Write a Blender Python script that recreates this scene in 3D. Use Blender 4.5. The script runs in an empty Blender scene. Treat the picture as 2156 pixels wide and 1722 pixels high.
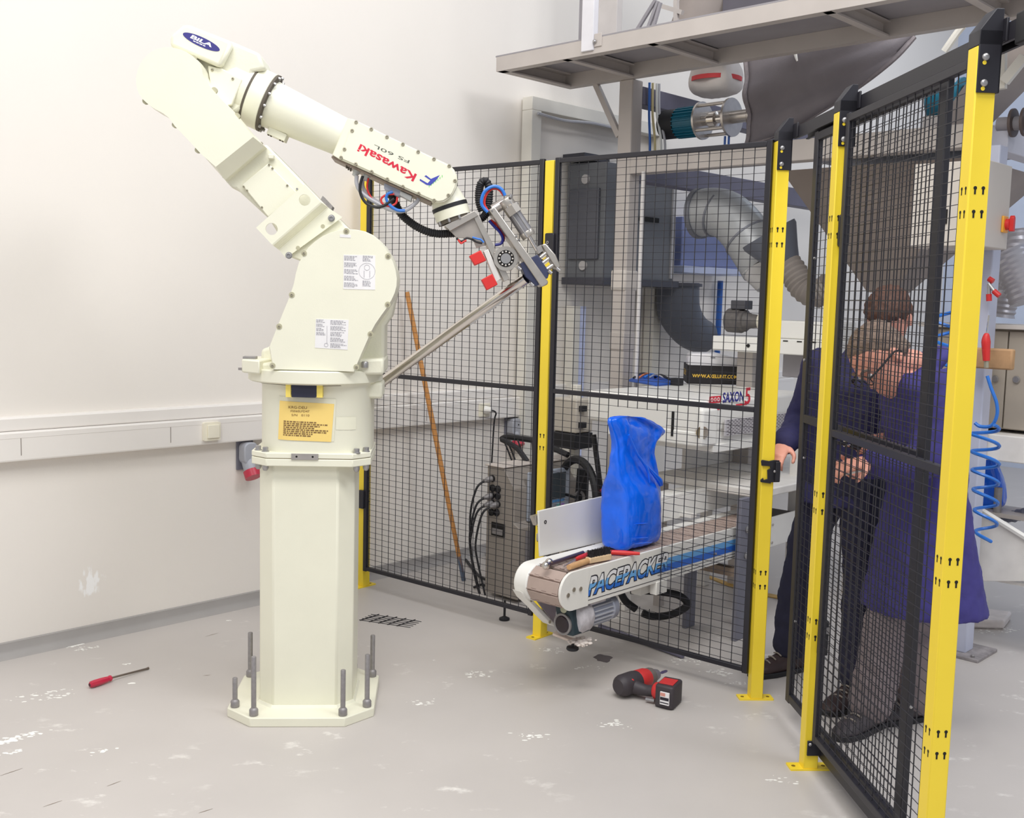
import bpy, bmesh, math, random
from mathutils import Vector, Matrix
random.seed(7)
scene = bpy.context.scene
COL = scene.collection
R = math.radians

# ---------------------------------------------------------------- camera
cam_data = bpy.data.cameras.new('camera')
cam = bpy.data.objects.new('camera', cam_data)
COL.objects.link(cam)
cam_data.sensor_fit = 'HORIZONTAL'
cam_data.sensor_width = 36.0
cam_data.lens = 36.0 * 2247.64 / 2156.0
cam_data.clip_start = 0.05
cam_data.clip_end = 100
PITCH, ROLL = 0.102255, 0.024675
cp, sp, cr, sr = math.cos(PITCH), math.sin(PITCH), math.cos(ROLL), math.sin(ROLL)
right0, up0, fwd = Vector((1, 0, 0)), Vector((0, sp, cp)), Vector((0, cp, -sp))
right = cr * right0 + sr * up0
up = -sr * right0 + cr * up0
cam.matrix_world = Matrix(((right.x, up.x, -fwd.x, 0), (right.y, up.y, -fwd.y, 0),
                           (right.z, up.z, -fwd.z, 1.575), (0, 0, 0, 1)))
scene.camera = cam

# ---------------------------------------------------------------- light
scene.view_settings.view_transform = 'Standard'
scene.view_settings.look = 'None'
scene.view_settings.gamma = 1.0
scene.view_settings.use_curve_mapping = False
scene.view_settings.exposure = 0.0
world = bpy.data.worlds.new('world')
scene.world = world
world.use_nodes = True
wb = world.node_tree.nodes['Background']
wb.inputs[0].default_value = (0.86, 0.91, 1.0, 1)
wb.inputs[1].default_value = 0.53
scene.cycles.max_bounces = 6

def area(name, loc, target, sx, sy, power, color):
    l = bpy.data.lights.new(name, 'AREA')
    l.shape = 'RECTANGLE'; l.size = sx; l.size_y = sy; l.energy = power; l.color = color
    o = bpy.data.objects.new(name, l); COL.objects.link(o)
    o.location = loc
    o.rotation_euler = (Vector(target) - Vector(loc)).to_track_quat('-Z', 'Y').to_euler()
    return o
area('overhead_light', (-0.6, 1.2, 5.6), (-0.6, 2.6, 0), 3.0, 1.2, 145, (1.0, 0.975, 0.935))
area('overhead_light', (-1.2, -2.2, 5.4), (-1.0, 3.5, 0.8), 3.0, 1.5, 95, (1.0, 0.975, 0.93))
area('overhead_light', (3.2, 1.8, 5.6), (2.6, 4.0, 0), 2.5, 1.2, 130, (0.97, 0.975, 1.0))
area('overhead_light', (4.8, 8.2, 5.4), (3.2, 6.5, 0.5), 2.5, 1.2, 42, (0.78, 0.87, 1.0))

area('overhead_light', (0.5, 3.3, 5.6), (-0.3, 5.7, 1.3), 2.6, 0.8, 42, (0.97, 0.98, 1.0))  # added fill lamp, brightens the wall behind the first mesh panel

# ---------------------------------------------------------------- materials
MATS = {}
def srgb(c):
    return tuple(((v / 255.0 + 0.055) / 1.055) ** 2.4 if v > 10 else v / 255.0 / 12.92 for v in c)
def mat(name, rgb, rough=0.5, metal=0.0, var=0.06, scale=6.0, bump=0.0, bscale=80.0, coat=0.0, spec=0.5, alpha=1.0, trans=0.0):
    if name in MATS: return MATS[name]
    m = bpy.data.materials.new(name); m.use_nodes = True
    nt = m.node_tree; N = nt.nodes; L = nt.links
    b = N['Principled BSDF']
    c = srgb(rgb)
    b.inputs['Roughness'].default_value = rough
    b.inputs['Metallic'].default_value = metal
    b.inputs['Coat Weight'].default_value = coat
    b.inputs['Specular IOR Level'].default_value = spec
    b.inputs['Transmission Weight'].default_value = trans
    b.inputs['Alpha'].default_value = alpha
    tc = N.new('ShaderNodeTexCoord')
    nz = N.new('ShaderNodeTexNoise'); nz.inputs['Scale'].default_value = scale; nz.inputs['Detail'].default_value = 4
    L.new(tc.outputs['Object'], nz.inputs['Vector'])
    rp = N.new('ShaderNodeValToRGB')
    rp.color_ramp.elements[0].position = 0.3; rp.color_ramp.elements[1].position = 0.7
    rp.color_ramp.elements[0].color = tuple(v * (1 - var) for v in c) + (1,)
    rp.color_ramp.elements[1].color = tuple(min(1, v * (1 + var)) for v in c) + (1,)
    L.new(nz.outputs['Fac'], rp.inputs['Fac'])
    L.new(rp.outputs['Color'], b.inputs['Base Color'])
    if bump:
        n2 = N.new('ShaderNodeTexNoise'); n2.inputs['Scale'].default_value = bscale; n2.inputs['Detail'].default_value = 3
        L.new(tc.outputs['Object'], n2.inputs['Vector'])
        bp = N.new('ShaderNodeBump'); bp.inputs['Strength'].default_value = bump; bp.inputs['Distance'].default_value = 0.004
        L.new(n2.outputs['Fac'], bp.inputs['Height']); L.new(bp.outputs['Normal'], b.inputs['Normal'])
    MATS[name] = m
    return m

CREAM = mat('cream_paint', (236, 234, 214), 0.38, var=0.02, bump=0.05, bscale=250)
CREAM2 = mat('cream_cast', (232, 230, 210), 0.5, var=0.03, bump=0.15, bscale=120)
YELLOW = mat('yellow_powder_coat', (248, 218, 58), 0.4, var=0.02)
BLACK = mat('black_powder_coat', (36, 35, 42), 0.45, var=0.05)
RUBBER = mat('black_rubber', (30, 30, 34), 0.55, var=0.05)
DARK = mat('dark_hole', (22, 20, 20), 0.8)
STEEL = mat('brushed_steel', (196, 190, 184), 0.32, metal=0.85, var=0.06, scale=30)
CHROME = mat('polished_steel', (214, 208, 202), 0.16, metal=1.0, var=0.03)
ZINC = mat('zinc_bolt', (172, 170, 170), 0.35, metal=0.7, var=0.08, scale=60)
GALV = mat('grey_bolt_steel', (150, 146, 146), 0.5, metal=0.4, var=0.1, scale=60)
SCREW = mat('screw_head', (176, 170, 150), 0.4, metal=0.5)
WHITE = mat('white_paint', (240, 238, 232), 0.4, var=0.03)
WHITEDUST = mat('dusty_white_paint', (232, 228, 222), 0.55, var=0.06, scale=12)
RED = mat('red_plastic', (214, 50, 48), 0.4, var=0.05)
BLUETUBE = mat('blue_hose', (46, 118, 208), 0.35, var=0.05)
GREYCABLE = mat('grey_cable', (176, 176, 182), 0.5)
NAVYBLOCK = mat('dark_blue_block', (56, 62, 92), 0.45, var=0.1, scale=30)
PAPER = mat('paper_label', (236, 234, 234), 0.6)
PRINT = mat('grey_print', (168, 166, 172), 0.7)
INK = mat('dark_ink', (40, 38, 48), 0.6)

# ---------------------------------------------------------------- mesh helpers
class MB:
    def __init__(self, T=None):
        self.v = []; self.f = []; self.T = T
    def add(self, vs, fs):
        k = len(self.v)
        if self.T is not None: vs = [self.T @ Vector(p) for p in vs]
        self.v += [tuple(p) for p in vs]
        self.f += [tuple(i + k for i in q) for q in fs]
        return self
    def box(self, x0, x1, y0, y1, z0, z1):
        vs = [(x, y, z) for z in (z0, z1) for y in (y0, y1) for x in (x0, x1)]
        return self.add(vs, [(0, 2, 3, 1), (4, 5, 7, 6), (0, 1, 5, 4), (2, 6, 7, 3), (0, 4, 6, 2), (1, 3, 7, 5)])
    def prism(self, poly, ax, a0, a1, top=None):
        """polygon in the two other axes extruded along ax; top = optional second outline"""
        top = top or poly
        def mk(p, a):
            return (a, p[0], p[1]) if ax == 'x' else (p[0], a, p[1]) if ax == 'y' else (p[0], p[1], a)
        n = len(poly)
        vs = [mk(p, a0) for p in poly] + [mk(p, a1) for p in top]
        area2 = sum(poly[i][0] * poly[(i + 1) % n][1] - poly[(i + 1) % n][0] * poly[i][1] for i in range(n))
        flip = (area2 > 0) ^ (a1 < a0) ^ (ax == 'y')
        fs = [tuple(reversed(range(n))), tuple(range(n, 2 * n))] + [(i, (i + 1) % n, n + (i + 1) % n, n + i) for i in range(n)]
        if not flip: fs = [tuple(reversed(q)) for q in fs]
        return self.add(vs, fs)
    def cyl(self, p0, p1, r0, r1=None, n=20, cap=True):
        r1 = r0 if r1 is None else r1
        p0, p1 = Vector(p0), Vector(p1); d = (p1 - p0).normalized()
        a = d.orthogonal().normalized(); b = d.cross(a)
        vs = []
        for p, r in ((p0, r0), (p1, r1)):
            for i in range(n):
                t = 2 * math.pi * i / n
                vs.append(p + a * (r * math.cos(t)) + b * (r * math.sin(t)))
        fs = [(i, (i + 1) % n, n + (i + 1) % n, n + i) for i in range(n)]
        if cap: fs += [tuple(reversed(range(n))), tuple(range(n, 2 * n))]
        return self.add(vs, fs)
    def lathe(self, p0, d, prof, n=24):
        """prof: list of (radius, height along d)"""
        p0, d = Vector(p0), Vector(d).normalized()
        a = d.orthogonal().normalized(); b = d.cross(a)
        vs = []; m = len(prof)
        for r, h in prof:
            for i in range(n):
                t = 2 * math.pi * i / n
                vs.append(p0 + d * h + a * (r * math.cos(t)) + b * (r * math.sin(t)))
        fs = [(k * n + i, k * n + (i + 1) % n, (k + 1) * n + (i + 1) % n, (k + 1) * n + i) for k in range(m - 1) for i in range(n)]
        fs += [tuple(reversed(range(n))), tuple(range((m - 1) * n, m * n))]
        return self.add(vs, fs)
    def ring(self, p0, p1, ro, ri, n=24):
        p0, p1 = Vector(p0), Vector(p1); d = (p1 - p0).normalized()
        a = d.orthogonal().normalized(); b = d.cross(a)
        vs = []
        for p, r in ((p0, ro), (p1, ro), (p1, ri), (p0, ri)):
            for i in range(n):
                t = 2 * math.pi * i / n
                vs.append(p + a * (r * math.cos(t)) + b * (r * math.sin(t)))
        fs = [(k * n + i, k * n + (i + 1) % n, ((k + 1) % 4) * n + (i + 1) % n, ((k + 1) % 4) * n + i) for k in range(4) for i in range(n)]
        return self.add(vs, fs)
    def tube(self, pts, r, n=8, sub=5, closed=False, ribs=None):
        """smooth tube through pts; r number or list; ribs=(pitch, depth)"""
        P = [Vector(p) for p in pts]
        m = len(P)
        rr = r if isinstance(r, (list, tuple)) else [r] * m
        path = []; rad = []
        if sub > 1 and m > 2:
            for i in range(m if closed else m - 1):
                g = (lambda k: P[k % m]) if closed else (lambda k: P[max(0, min(m - 1, k))])
                p0, p1, p2, p3 = g(i - 1), g(i), g(i + 1), g(i + 2)
                for j in range(sub):
                    t = j / sub
                    path.append(0.5 * ((2 * p1) + (p2 - p0) * t + (2 * p0 - 5 * p1 + 4 * p2 - p3) * t * t + (3 * p1 - p0 - 3 * p2 + p3) * t ** 3))
                    rad.append(rr[i % m] * (1 - t) + rr[(i + 1) % m] * t)
            if not closed: path.append(P[-1]); rad.append(rr[-1])
        else:
            path, rad = P, list(rr)
        if ribs:
            pitch, dep = ribs
            q = []; q2 = []
            for i in range(len(path) - 1):
                L = (path[i + 1] - path[i]).length; k = max(1, int(L / pitch * 2 + .5))
                for j in range(k): q.append(path[i].lerp(path[i + 1], j / k)); q2.append(rad[i] + (rad[i + 1] - rad[i]) * j / k)
            q.append(path[-1]); q2.append(rad[-1])
            path = q; rad = [x - (dep if i % 2 else 0) for i, x in enumerate(q2)]
        vs = []; K = len(path); prev = None
        for i, p in enumerate(path):
            d = (path[(i + 1) % K] - path[i - 1]) if closed else (path[min(K - 1, i + 1)] - path[max(0, i - 1)])
            if d.length < 1e-9: d = Vector((0, 0, 1))
            d.normalize()
            a = d.orthogonal().normalized() if prev is None else (prev - d * prev.dot(d)).normalized()
            prev = a; b = d.cross(a)
            for j in range(n):
                t = 2 * math.pi * j / n
                vs.append(p + a * (rad[i] * math.cos(t)) + b * (rad[i] * math.sin(t)))
        fs = [(k * n + j, k * n + (j + 1) % n, ((k + 1) % K) * n + (j + 1) % n, ((k + 1) % K) * n + j) for k in range(K if closed else K - 1) for j in range(n)]
        if not closed: fs += [tuple(reversed(range(n))), tuple(range((K - 1) * n, K * n))]
        return self.add(vs, fs)
    def ball(self, c, r, n=12, s=(1, 1, 1)):
        vs = []; fs = []; m = n // 2
        for k in range(1, m):
            ph = math.pi * k / m
            for i in range(n):
                t = 2 * math.pi * i / n
                vs.append((c[0] + r * s[0] * math.sin(ph) * math.cos(t), c[1] + r * s[1] * math.sin(ph) * math.sin(t), c[2] + r * s[2] * math.cos(ph)))
        vs += [(c[0], c[1], c[2] + r * s[2]), (c[0], c[1], c[2] - r * s[2])]
        for k in range(m - 2):
            for i in range(n): fs.append((k * n + i, (k + 1) * n + i, (k + 1) * n + (i + 1) % n, k * n + (i + 1) % n))
        T = len(vs) - 2
        for i in range(n):
            fs.append((T, i, (i + 1) % n)); fs.append((T + 1, (m - 2) * n + (i + 1) % n, (m - 2) * n + i))
        return self.add(vs, fs)
    def loft(self, loops, cap=True, closed=True):
        n = len(loops[0]); vs = [p for l in loops for p in l]
        w = n if closed else n - 1
        fs = [(k * n + i, k * n + (i + 1) % n, (k + 1) * n + (i + 1) % n, (k + 1) * n + i) for k in range(len(loops) - 1) for i in range(w)]
        if cap and closed: fs += [tuple(reversed(range(n))), tuple(range((len(loops) - 1) * n, len(loops) * n))]
        return self.add(vs, fs)
    def build(self, name, m, parent=None, smooth=40, bevel=0, seg=2, fix=True):
        me = bpy.data.meshes.new(name)
        me.from_pydata(self.v, [], self.f)
        if fix and len(self.f) < 60000:
            bm = bmesh.new(); bm.from_mesh(me); bmesh.ops.recalc_face_normals(bm, faces=bm.faces); bm.to_mesh(me); bm.free()
        me.materials.append(m)
        if smooth:
            me.shade_smooth(); me.set_sharp_from_angle(angle=R(smooth))
        o = bpy.data.objects.new(name, me); COL.objects.link(o)
        if parent: o.parent = parent
        if bevel:
            b = o.modifiers.new('bevel', 'BEVEL'); b.width = bevel; b.segments = seg; b.limit_method = 'ANGLE'; b.angle_limit = R(35)
            b.harden_normals = False
        return o

def tag(o, label=None, cat=None, group=None, kind=None):
    if label: o['label'] = label
    if cat: o['category'] = cat
    if group: o['group'] = group
    if kind: o['kind'] = kind
    return o
def thing(name, label, cat, loc=(0, 0, 0), rz=0.0, group=None):
    o = bpy.data.objects.new(name, None); COL.objects.link(o)
    o.empty_display_size = 0.1
    o.location = loc; o.rotation_euler = (0, 0, R(rz))
    return tag(o, label, cat, group)
def children_of(o): return [c for c in bpy.data.objects if c.parent == o]
def copy_tree(o, parent=None):
    c = o.copy(); COL.objects.link(c)
    if parent: c.parent = parent
    for ch in children_of(o): copy_tree(ch, c)
    return c
def rrect(cx, cy, w, h, r, n=5):
    out = []
    for (sx, sy, a0) in ((1, 1, 0), (-1, 1, 90), (-1, -1, 180), (1, -1, 270)):
        for i in range(n + 1):
            t = R(a0 + 90 * i / n)
            out.append((cx + sx * (w / 2 - r) + r * math.cos(t), cy + sy * (h / 2 - r) + r * math.sin(t)))
    return out
def octo(hx, hy, c):
    return [(hx, -hy + c), (hx, hy - c), (hx - c, hy), (-hx + c, hy), (-hx, hy - c), (-hx, -hy + c), (-hx + c, -hy), (hx - c, -hy)]
def lettering(name, body, m, parent, origin, xdir, ydir, w, h, depth=0.001, bold=0.0, shear=0.0, keep=None):
    """text as a mesh fitted into a w x h box whose lower left corner is origin"""
    cu = bpy.data.curves.new(name, 'FONT'); cu.body = body; cu.size = 1.0; cu.offset = bold; cu.shear = shear; cu.resolution_u = 3
    tmp = bpy.data.objects.new(name + '_curve', cu); COL.objects.link(tmp)
    dg = bpy.context.evaluated_depsgraph_get()
    me = bpy.data.meshes.new_from_object(tmp.evaluated_get(dg))
    bpy.data.objects.remove(tmp); bpy.data.curves.remove(cu)
    xs = [v.co.x for v in me.vertices]; ys = [v.co.y for v in me.vertices]
    x0, x1, y0, y1 = min(xs), max(xs), min(ys), max(ys)
    X, Y = Vector(xdir).normalized(), Vector(ydir).normalized(); Zn = X.cross(Y)
    O = Vector(origin)
    for v in me.vertices:
        v.co = O + X * ((v.co.x - x0) / (x1 - x0) * w) + Y * ((v.co.y - y0) / (y1 - y0) * h) + Zn * depth
    me.materials.clear(); me.materials.append(m)
    me.name = name
    o = bpy.data.objects.new(name, me); COL.objects.link(o); o.parent = parent
    return o
def print_lines(mb, O, X, Y, w, rows, lh, seed=1, fill=0.8):
    """small unreadable print: rows of short bars on a plane"""
    rg = random.Random(seed); O, X, Y = Vector(O), Vector(X).normalized(), Vector(Y).normalized()
    for k in range(rows):
        x = 0.0; end = w * rg.uniform(.6, 1.0) * fill
        while x < end:
            l = rg.uniform(.25, 1.1) * lh * 3
            l = min(l, end - x + lh)
            a = O + X * x - Y * (k * lh * 1.7)
            mb.add([a, a + X * l, a + X * l + Y * lh, a + Y * lh], [(0, 1, 2, 3)])
            x += l + lh * .7

# ---------------------------------------------------------------- setting
WALL_O = (-2.158, 4.418, 0.0)
WALL_RZ = 46.088
def wall_mat():
    m = mat('wall_paint', (238, 232, 224), 0.75, var=0.015, scale=1.2, bump=0.12, bscale=90)
    nt = m.node_tree; N = nt.nodes; L = nt.links
    b = N['Principled BSDF']; base = b.inputs['Base Color'].links[0].from_socket
    tc = [n for n in N if n.type == 'TEX_COORD'][0]
    def patch(cx, cz, sx, sz, seed, thr):
        mp = N.new('ShaderNodeMapping'); mp.inputs['Location'].default_value = (-cx / sx, 0, -cz / sz); mp.inputs['Scale'].default_value = (1 / sx, 0.0, 1 / sz)
        L.new(tc.outputs['Object'], mp.inputs['Vector'])
        g = N.new('ShaderNodeTexGradient'); g.gradient_type = 'SPHERICAL'; L.new(mp.outputs['Vector'], g.inputs['Vector'])
        nz = N.new('ShaderNodeTexNoise'); nz.inputs['Scale'].default_value = seed; nz.inputs['Detail'].default_value = 6
        m2 = N.new('ShaderNodeMapping'); m2.inputs['Scale'].default_value = (1.6, 1, 0.6); L.new(tc.outputs['Object'], m2.inputs['Vector']); L.new(m2.outputs['Vector'], nz.inputs['Vector'])
        mu = N.new('ShaderNodeMath'); mu.operation = 'MULTIPLY'; L.new(g.outputs['Fac'], mu.inputs[0]); L.new(nz.outputs['Fac'], mu.inputs[1])
        r = N.new('ShaderNodeMapRange'); r.inputs['From Min'].default_value = thr; r.inputs['From Max'].default_value = thr + .08; L.new(mu.outputs[0], r.inputs['Value'])
        return r.outputs['Result']
    f = patch(0.40, 0.26, 0.15, 0.17, 26, 0.33)
    mx = N.new('ShaderNodeMix'); mx.data_type = 'RGBA'; L.new(f, mx.inputs[0]); L.new(base, mx.inputs[6]); mx.inputs[7].default_value = (0.97, 0.96, 0.94, 1)
    L.new(mx.outputs[2], b.inputs['Base Color'])
    return m
def floor_mat(name, rgb):
    m = mat(name, rgb, 0.42, var=0.05, scale=1.3, bump=0.06, bscale=140, spec=0.35)
    nt = m.node_tree; N = nt.nodes; L = nt.links
    b = N['Principled BSDF']; base = b.inputs['Base Color'].links[0].from_socket
    tc = [n for n in N if n.type == 'TEX_COORD'][0]
    def splash(scale, lo, hi, col, stretch, prev, mscale, mlo):
        mp = N.new('ShaderNodeMapping'); mp.inputs['Scale'].default_value = stretch; mp.inputs['Rotation'].default_value = (0, 0, R(-30))
        L.new(tc.outputs['Object'], mp.inputs['Vector'])
        nz = N.new('ShaderNodeTexNoise'); nz.inputs['Scale'].default_value = scale; nz.inputs['Detail'].default_value = 5; nz.inputs['Roughness'].default_value = .65
        L.new(mp.outputs['Vector'], nz.inputs['Vector'])
        n2 = N.new('ShaderNodeTexNoise'); n2.inputs['Scale'].default_value = mscale; n2.inputs['Detail'].default_value = 2
        L.new(tc.outputs['Object'], n2.inputs['Vector'])
        r = N.new('ShaderNodeMapRange'); r.inputs['From Min'].default_value = lo; r.inputs['From Max'].default_value = hi; L.new(nz.outputs['Fac'], r.inputs['Value'])
        r2 = N.new('ShaderNodeMapRange'); r2.inputs['From Min'].default_value = mlo; r2.inputs['From Max'].default_value = mlo + .12; L.new(n2.outputs['Fac'], r2.inputs['Value'])
        mu = N.new('ShaderNodeMath'); mu.operation = 'MULTIPLY'; L.new(r.outputs['Result'], mu.inputs[0]); L.new(r2.outputs['Result'], mu.inputs[1])
        mx = N.new('ShaderNodeMix'); mx.data_type = 'RGBA'; L.new(mu.outputs[0], mx.inputs[0]); L.new(prev, mx.inputs[6]); mx.inputs[7].default_value = srgb(col) + (1,)
        return mx.outputs[2]
    c = splash(5.5, .60, .70, (232, 228, 222), (1, 1.6, 1), base, 1.1, .47)
    c = splash(16, .68, .74, (240, 238, 234), (1, 2.2, 1), c, 2.0, .5)
    c = splash(9, .70, .78, (132, 122, 116), (.5, 4, 1), c, 1.6, .52)
    L.new(c, b.inputs['Base Color'])
    return m
FLOORM = floor_mat('floor_coating', (196, 190, 185))
WALLM = wall_mat()
SKIRT = mat('grey_skirting_coating', (164, 160, 157), 0.5, var=0.04, scale=8)
TRUNK = mat('trunking_plastic', (238, 233, 227), 0.35, var=0.01)

fl = MB().box(-6, 9, -4, 16, -0.1, 0.0).build('floor', FLOORM, smooth=0); tag(fl, kind='structure')
def wallpart(name, mb, m, **k):
    o = mb.build(name, m, **k); o.location = WALL_O; o.rotation_euler = (0, 0, R(WALL_RZ)); tag(o, kind='structure'); return o
wallpart('wall_left', MB().box(-6, 9.6, 0, 0.15, 0, 5.8), WALLM, smooth=0)
wb_ = MB().box(9.6, 9.75, -9, 0.15, 0, 5.8).build('wall_back', mat('wall_back_daylight', (196, 206, 226), 0.8, var=0.03), smooth=0)  # blue tint puts cool daylight into the back wall colour
wb_.location = WALL_O; wb_.rotation_euler = (0, 0, R(WALL_RZ)); tag(wb_, kind='structure')
wallpart('baseboard_left', MB().prism([(0, 0.065), (-0.012, 0.062), (-0.015, 0.03), (-0.024, 0.012), (-0.05, 0.0), (0, 0)], 'x', -5.9, 9.59), SKIRT, smooth=60)
tk = wallpart('trim_1', MB().prism([(0, 0.849), (-0.055, 0.849), (-0.057, 0.855), (-0.057, 0.966), (-0.052, 0.972), (0, 0.975)], 'x', -5.9, 6.5), TRUNK, smooth=0)
t2 = wallpart('trim_2', MB().prism([(0, 0.975), (-0.034, 0.975), (-0.036, 0.98), (-0.036, 1.025), (-0.030, 1.033), (0, 1.034)], 'x', -5.9, 6.5), TRUNK, smooth=0)
# lid joints of the trunking
JM = mat('joint_shadow', (150, 142, 136), 0.8)
for t_ in (0.085, 0.765, 2.35):
    j = MB().box(t_ - .0015, t_ + .0015, -0.0585, -0.05, 0.872, 0.945).build('lid_joint', JM, smooth=0); j.parent = tk
g = MB().box(-3, 6.5, -0.0578, -0.056, 0.9455, 0.947).build('lid_edge', mat('lid_line', (222, 216, 210), .6), smooth=0); g.parent = tk

# wall switch in the trunking
s = thing('light_switch', 'cream square rocker switch on the cable trunking left of the robot', 'switch', (0, 0, 0))
def to_wall(o): o.location = WALL_O; o.rotation_euler = (0, 0, R(WALL_RZ)); return o
to_wall(s)
SWM = mat('ivory_plastic', (240, 234, 214), .35)
MB().prism(rrect(.972, .912, .088, .088, .006), 'y', -0.057, -0.075).build('switch_frame', SWM, s)
MB().prism(rrect(.976, .912, .062, .064, .004), 'y', -0.075, -0.083).build('rocker', SWM, s, bevel=.002)

# industrial sockets under the trunking
SGREY = mat('socket_grey_plastic', (172, 174, 182), .4)
SRED = mat('socket_red_cover', (196, 52, 74), .35)
def socket(t, lab, grp=None):
    o = to_wall(thing('power_socket', lab, 'socket', group=grp))
    MB().box(t - .045, t + .045, -0.012, 0, 0.70, 0.845).build('back_plate', mat('socket_dark_plate', (120, 120, 132), .5), o)
    MB().prism(rrect(t, .785, .078, .11, .03), 'y', -.012, -.07).build('housing', SGREY, o, bevel=.006)
    MB().cyl((t, -.035, .752), (t, -.075, .690), .034, .036, 20).build('body', SGREY, o)
    MB().cyl((t, -.068, .700), (t, -.088, .668), .041, .041, 20).build('hinged_cover', SRED, o)
    MB().cyl((t + .012, -.068, .80), (t + .012, -.073, .80), .004, n=8).build('screw', DARK, o)
    return o
socket(1.19, 'grey industrial socket with red lid below the trunking beside the robot base')
socket(3.089, 'left of the two red lidded sockets behind the first mesh panel')
socket(3.231, 'right of the two red lidded sockets, nearest the second yellow post')
o = to_wall(thing('wall_plug', 'white mains plug with black cord in the trunking behind the mesh', 'plug'))
tp = 2.809
MB().box(tp - .045, tp + .045, -.066, -.057, .868, .948).build('outlet_plate', SWM, o, bevel=.003)
MB().cyl((tp, -.066, .91), (tp + .02, -.105, .908), .026, .018, 14).build('plug_body', WHITE, o)
MB().tube([(tp + .02, -.105, .908), (tp + .05, -.11, .89), (tp + .055, -.09, .82), (tp + .05, -.08, .5), (tp + .03, -.09, .2)], .005).build('cord', RUBBER, o)

# ---------------------------------------------------------------- safety fence
FEN_RZ, GAT_RZ = -40.0, -86.42
def fen(x, y, z=0.0): a = R(FEN_RZ); return (-.792 + x * math.cos(a) - y * math.sin(a), 5.671 + x * math.sin(a) + y * math.cos(a), z)
def gat(x, y, z=0.0): a = R(GAT_RZ); return (1.008 + x * math.cos(a) - y * math.sin(a), 4.168 + x * math.sin(a) + y * math.cos(a), z)
SLOTZ = ((1.863, 1.807), (0.954, 0.897), (0.522, 0.465))
def make_post(name, label, loc, rz, slots=SLOTZ, ext=False, grp='yellow fence posts'):
    o = thing(name, label, 'post', loc, rz, grp)
    MB().box(-.025, .025, -.025, .025, .005, 2.2).build('post_tube', YELLOW, o, bevel=.003)
    pl = MB().prism(rrect(0, 0, .056, .14, .004), 'z', 0, .006).build('foot_plate', YELLOW, o, smooth=30)
    for sy in (-1, 1):
        MB().cyl((0, sy * .052, .006), (0, sy * .052, .0068), .007, n=12).build('bolt_hole', mat('hole_shade', (120, 96, 10), .8), pl)
    h = MB()
    for pair in slots:
        for z in pair:
            for q in (-.009, .011):
                h.cyl((.0252, q, z + .005), (.0257, q, z + .005), .0045, n=10)
                h.box(.0252, .0257, q - .0022, q + .0022, z - .010, z + .003)
                h.cyl((q, -.0252, z + .005), (q, -.0257, z + .005), .0042, n=10)
                h.box(q - .002, q + .002, -.0257, -.0252, z - .010, z + .003)
    sl = h.build('keyhole_slots', DARK, o, smooth=0); tag(sl, kind='stuff')
    if ext:
        e = MB()
        e.prism([(-.025, 2.2), (.031, 2.2), (.031, 2.285), (.012, 2.285), (-.025, 2.235)], 'x', -.026, .031)
        e.prism([(-.0245, 2.09), (.031, 2.09), (.031, 2.235), (-.0245, 2.235)], 'x', .0255, .031)
        e.prism([(.0255, 2.09), (.031, 2.09), (.031, 2.21), (.0255, 2.21)], 'x', -.026, .031)
        x = e.build('extension_bracket', BLACK, o, bevel=.0015)
        for z in (2.172, 2.112):
            MB().lathe((.031, -.008, z), (1, 0, 0), [(.009, 0), (.009, .002), (.007, .005), (.003, .0065)], 12).build('bolt', ZINC, x)
            MB().cyl((.031, -.010, z - .013), (.0318, -.010, z - .013), .005, n=10).build('slot_end', YELLOW, x)
    return o
post1 = make_post('fence_post', 'yellow square fence post half hidden behind the robot', fen(-.012, .02), FEN_RZ, SLOTZ)
post2 = make_post('fence_post', 'yellow fence post beside the blue bag and white guide board', fen(1.222, .02), FEN_RZ, SLOTZ)
post3 = make_post('fence_post', 'yellow fence post with the black latch gripped by the worker', gat(0, 0), GAT_RZ, ((1.866, 1.809), (0.522, 0.465)), True)
post4 = make_post('fence_post', 'yellow fence post standing in front of the sliding gate, second from the right', gat(.641, 0), GAT_RZ, SLOTZ, True)
post5 = make_post('fence_post', 'nearest and tallest looking yellow post at the right edge', gat(1.543, 0), GAT_RZ, ((1.863, 1.807), (0.954, 0.897), (0.51, 0.453)), True)

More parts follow.
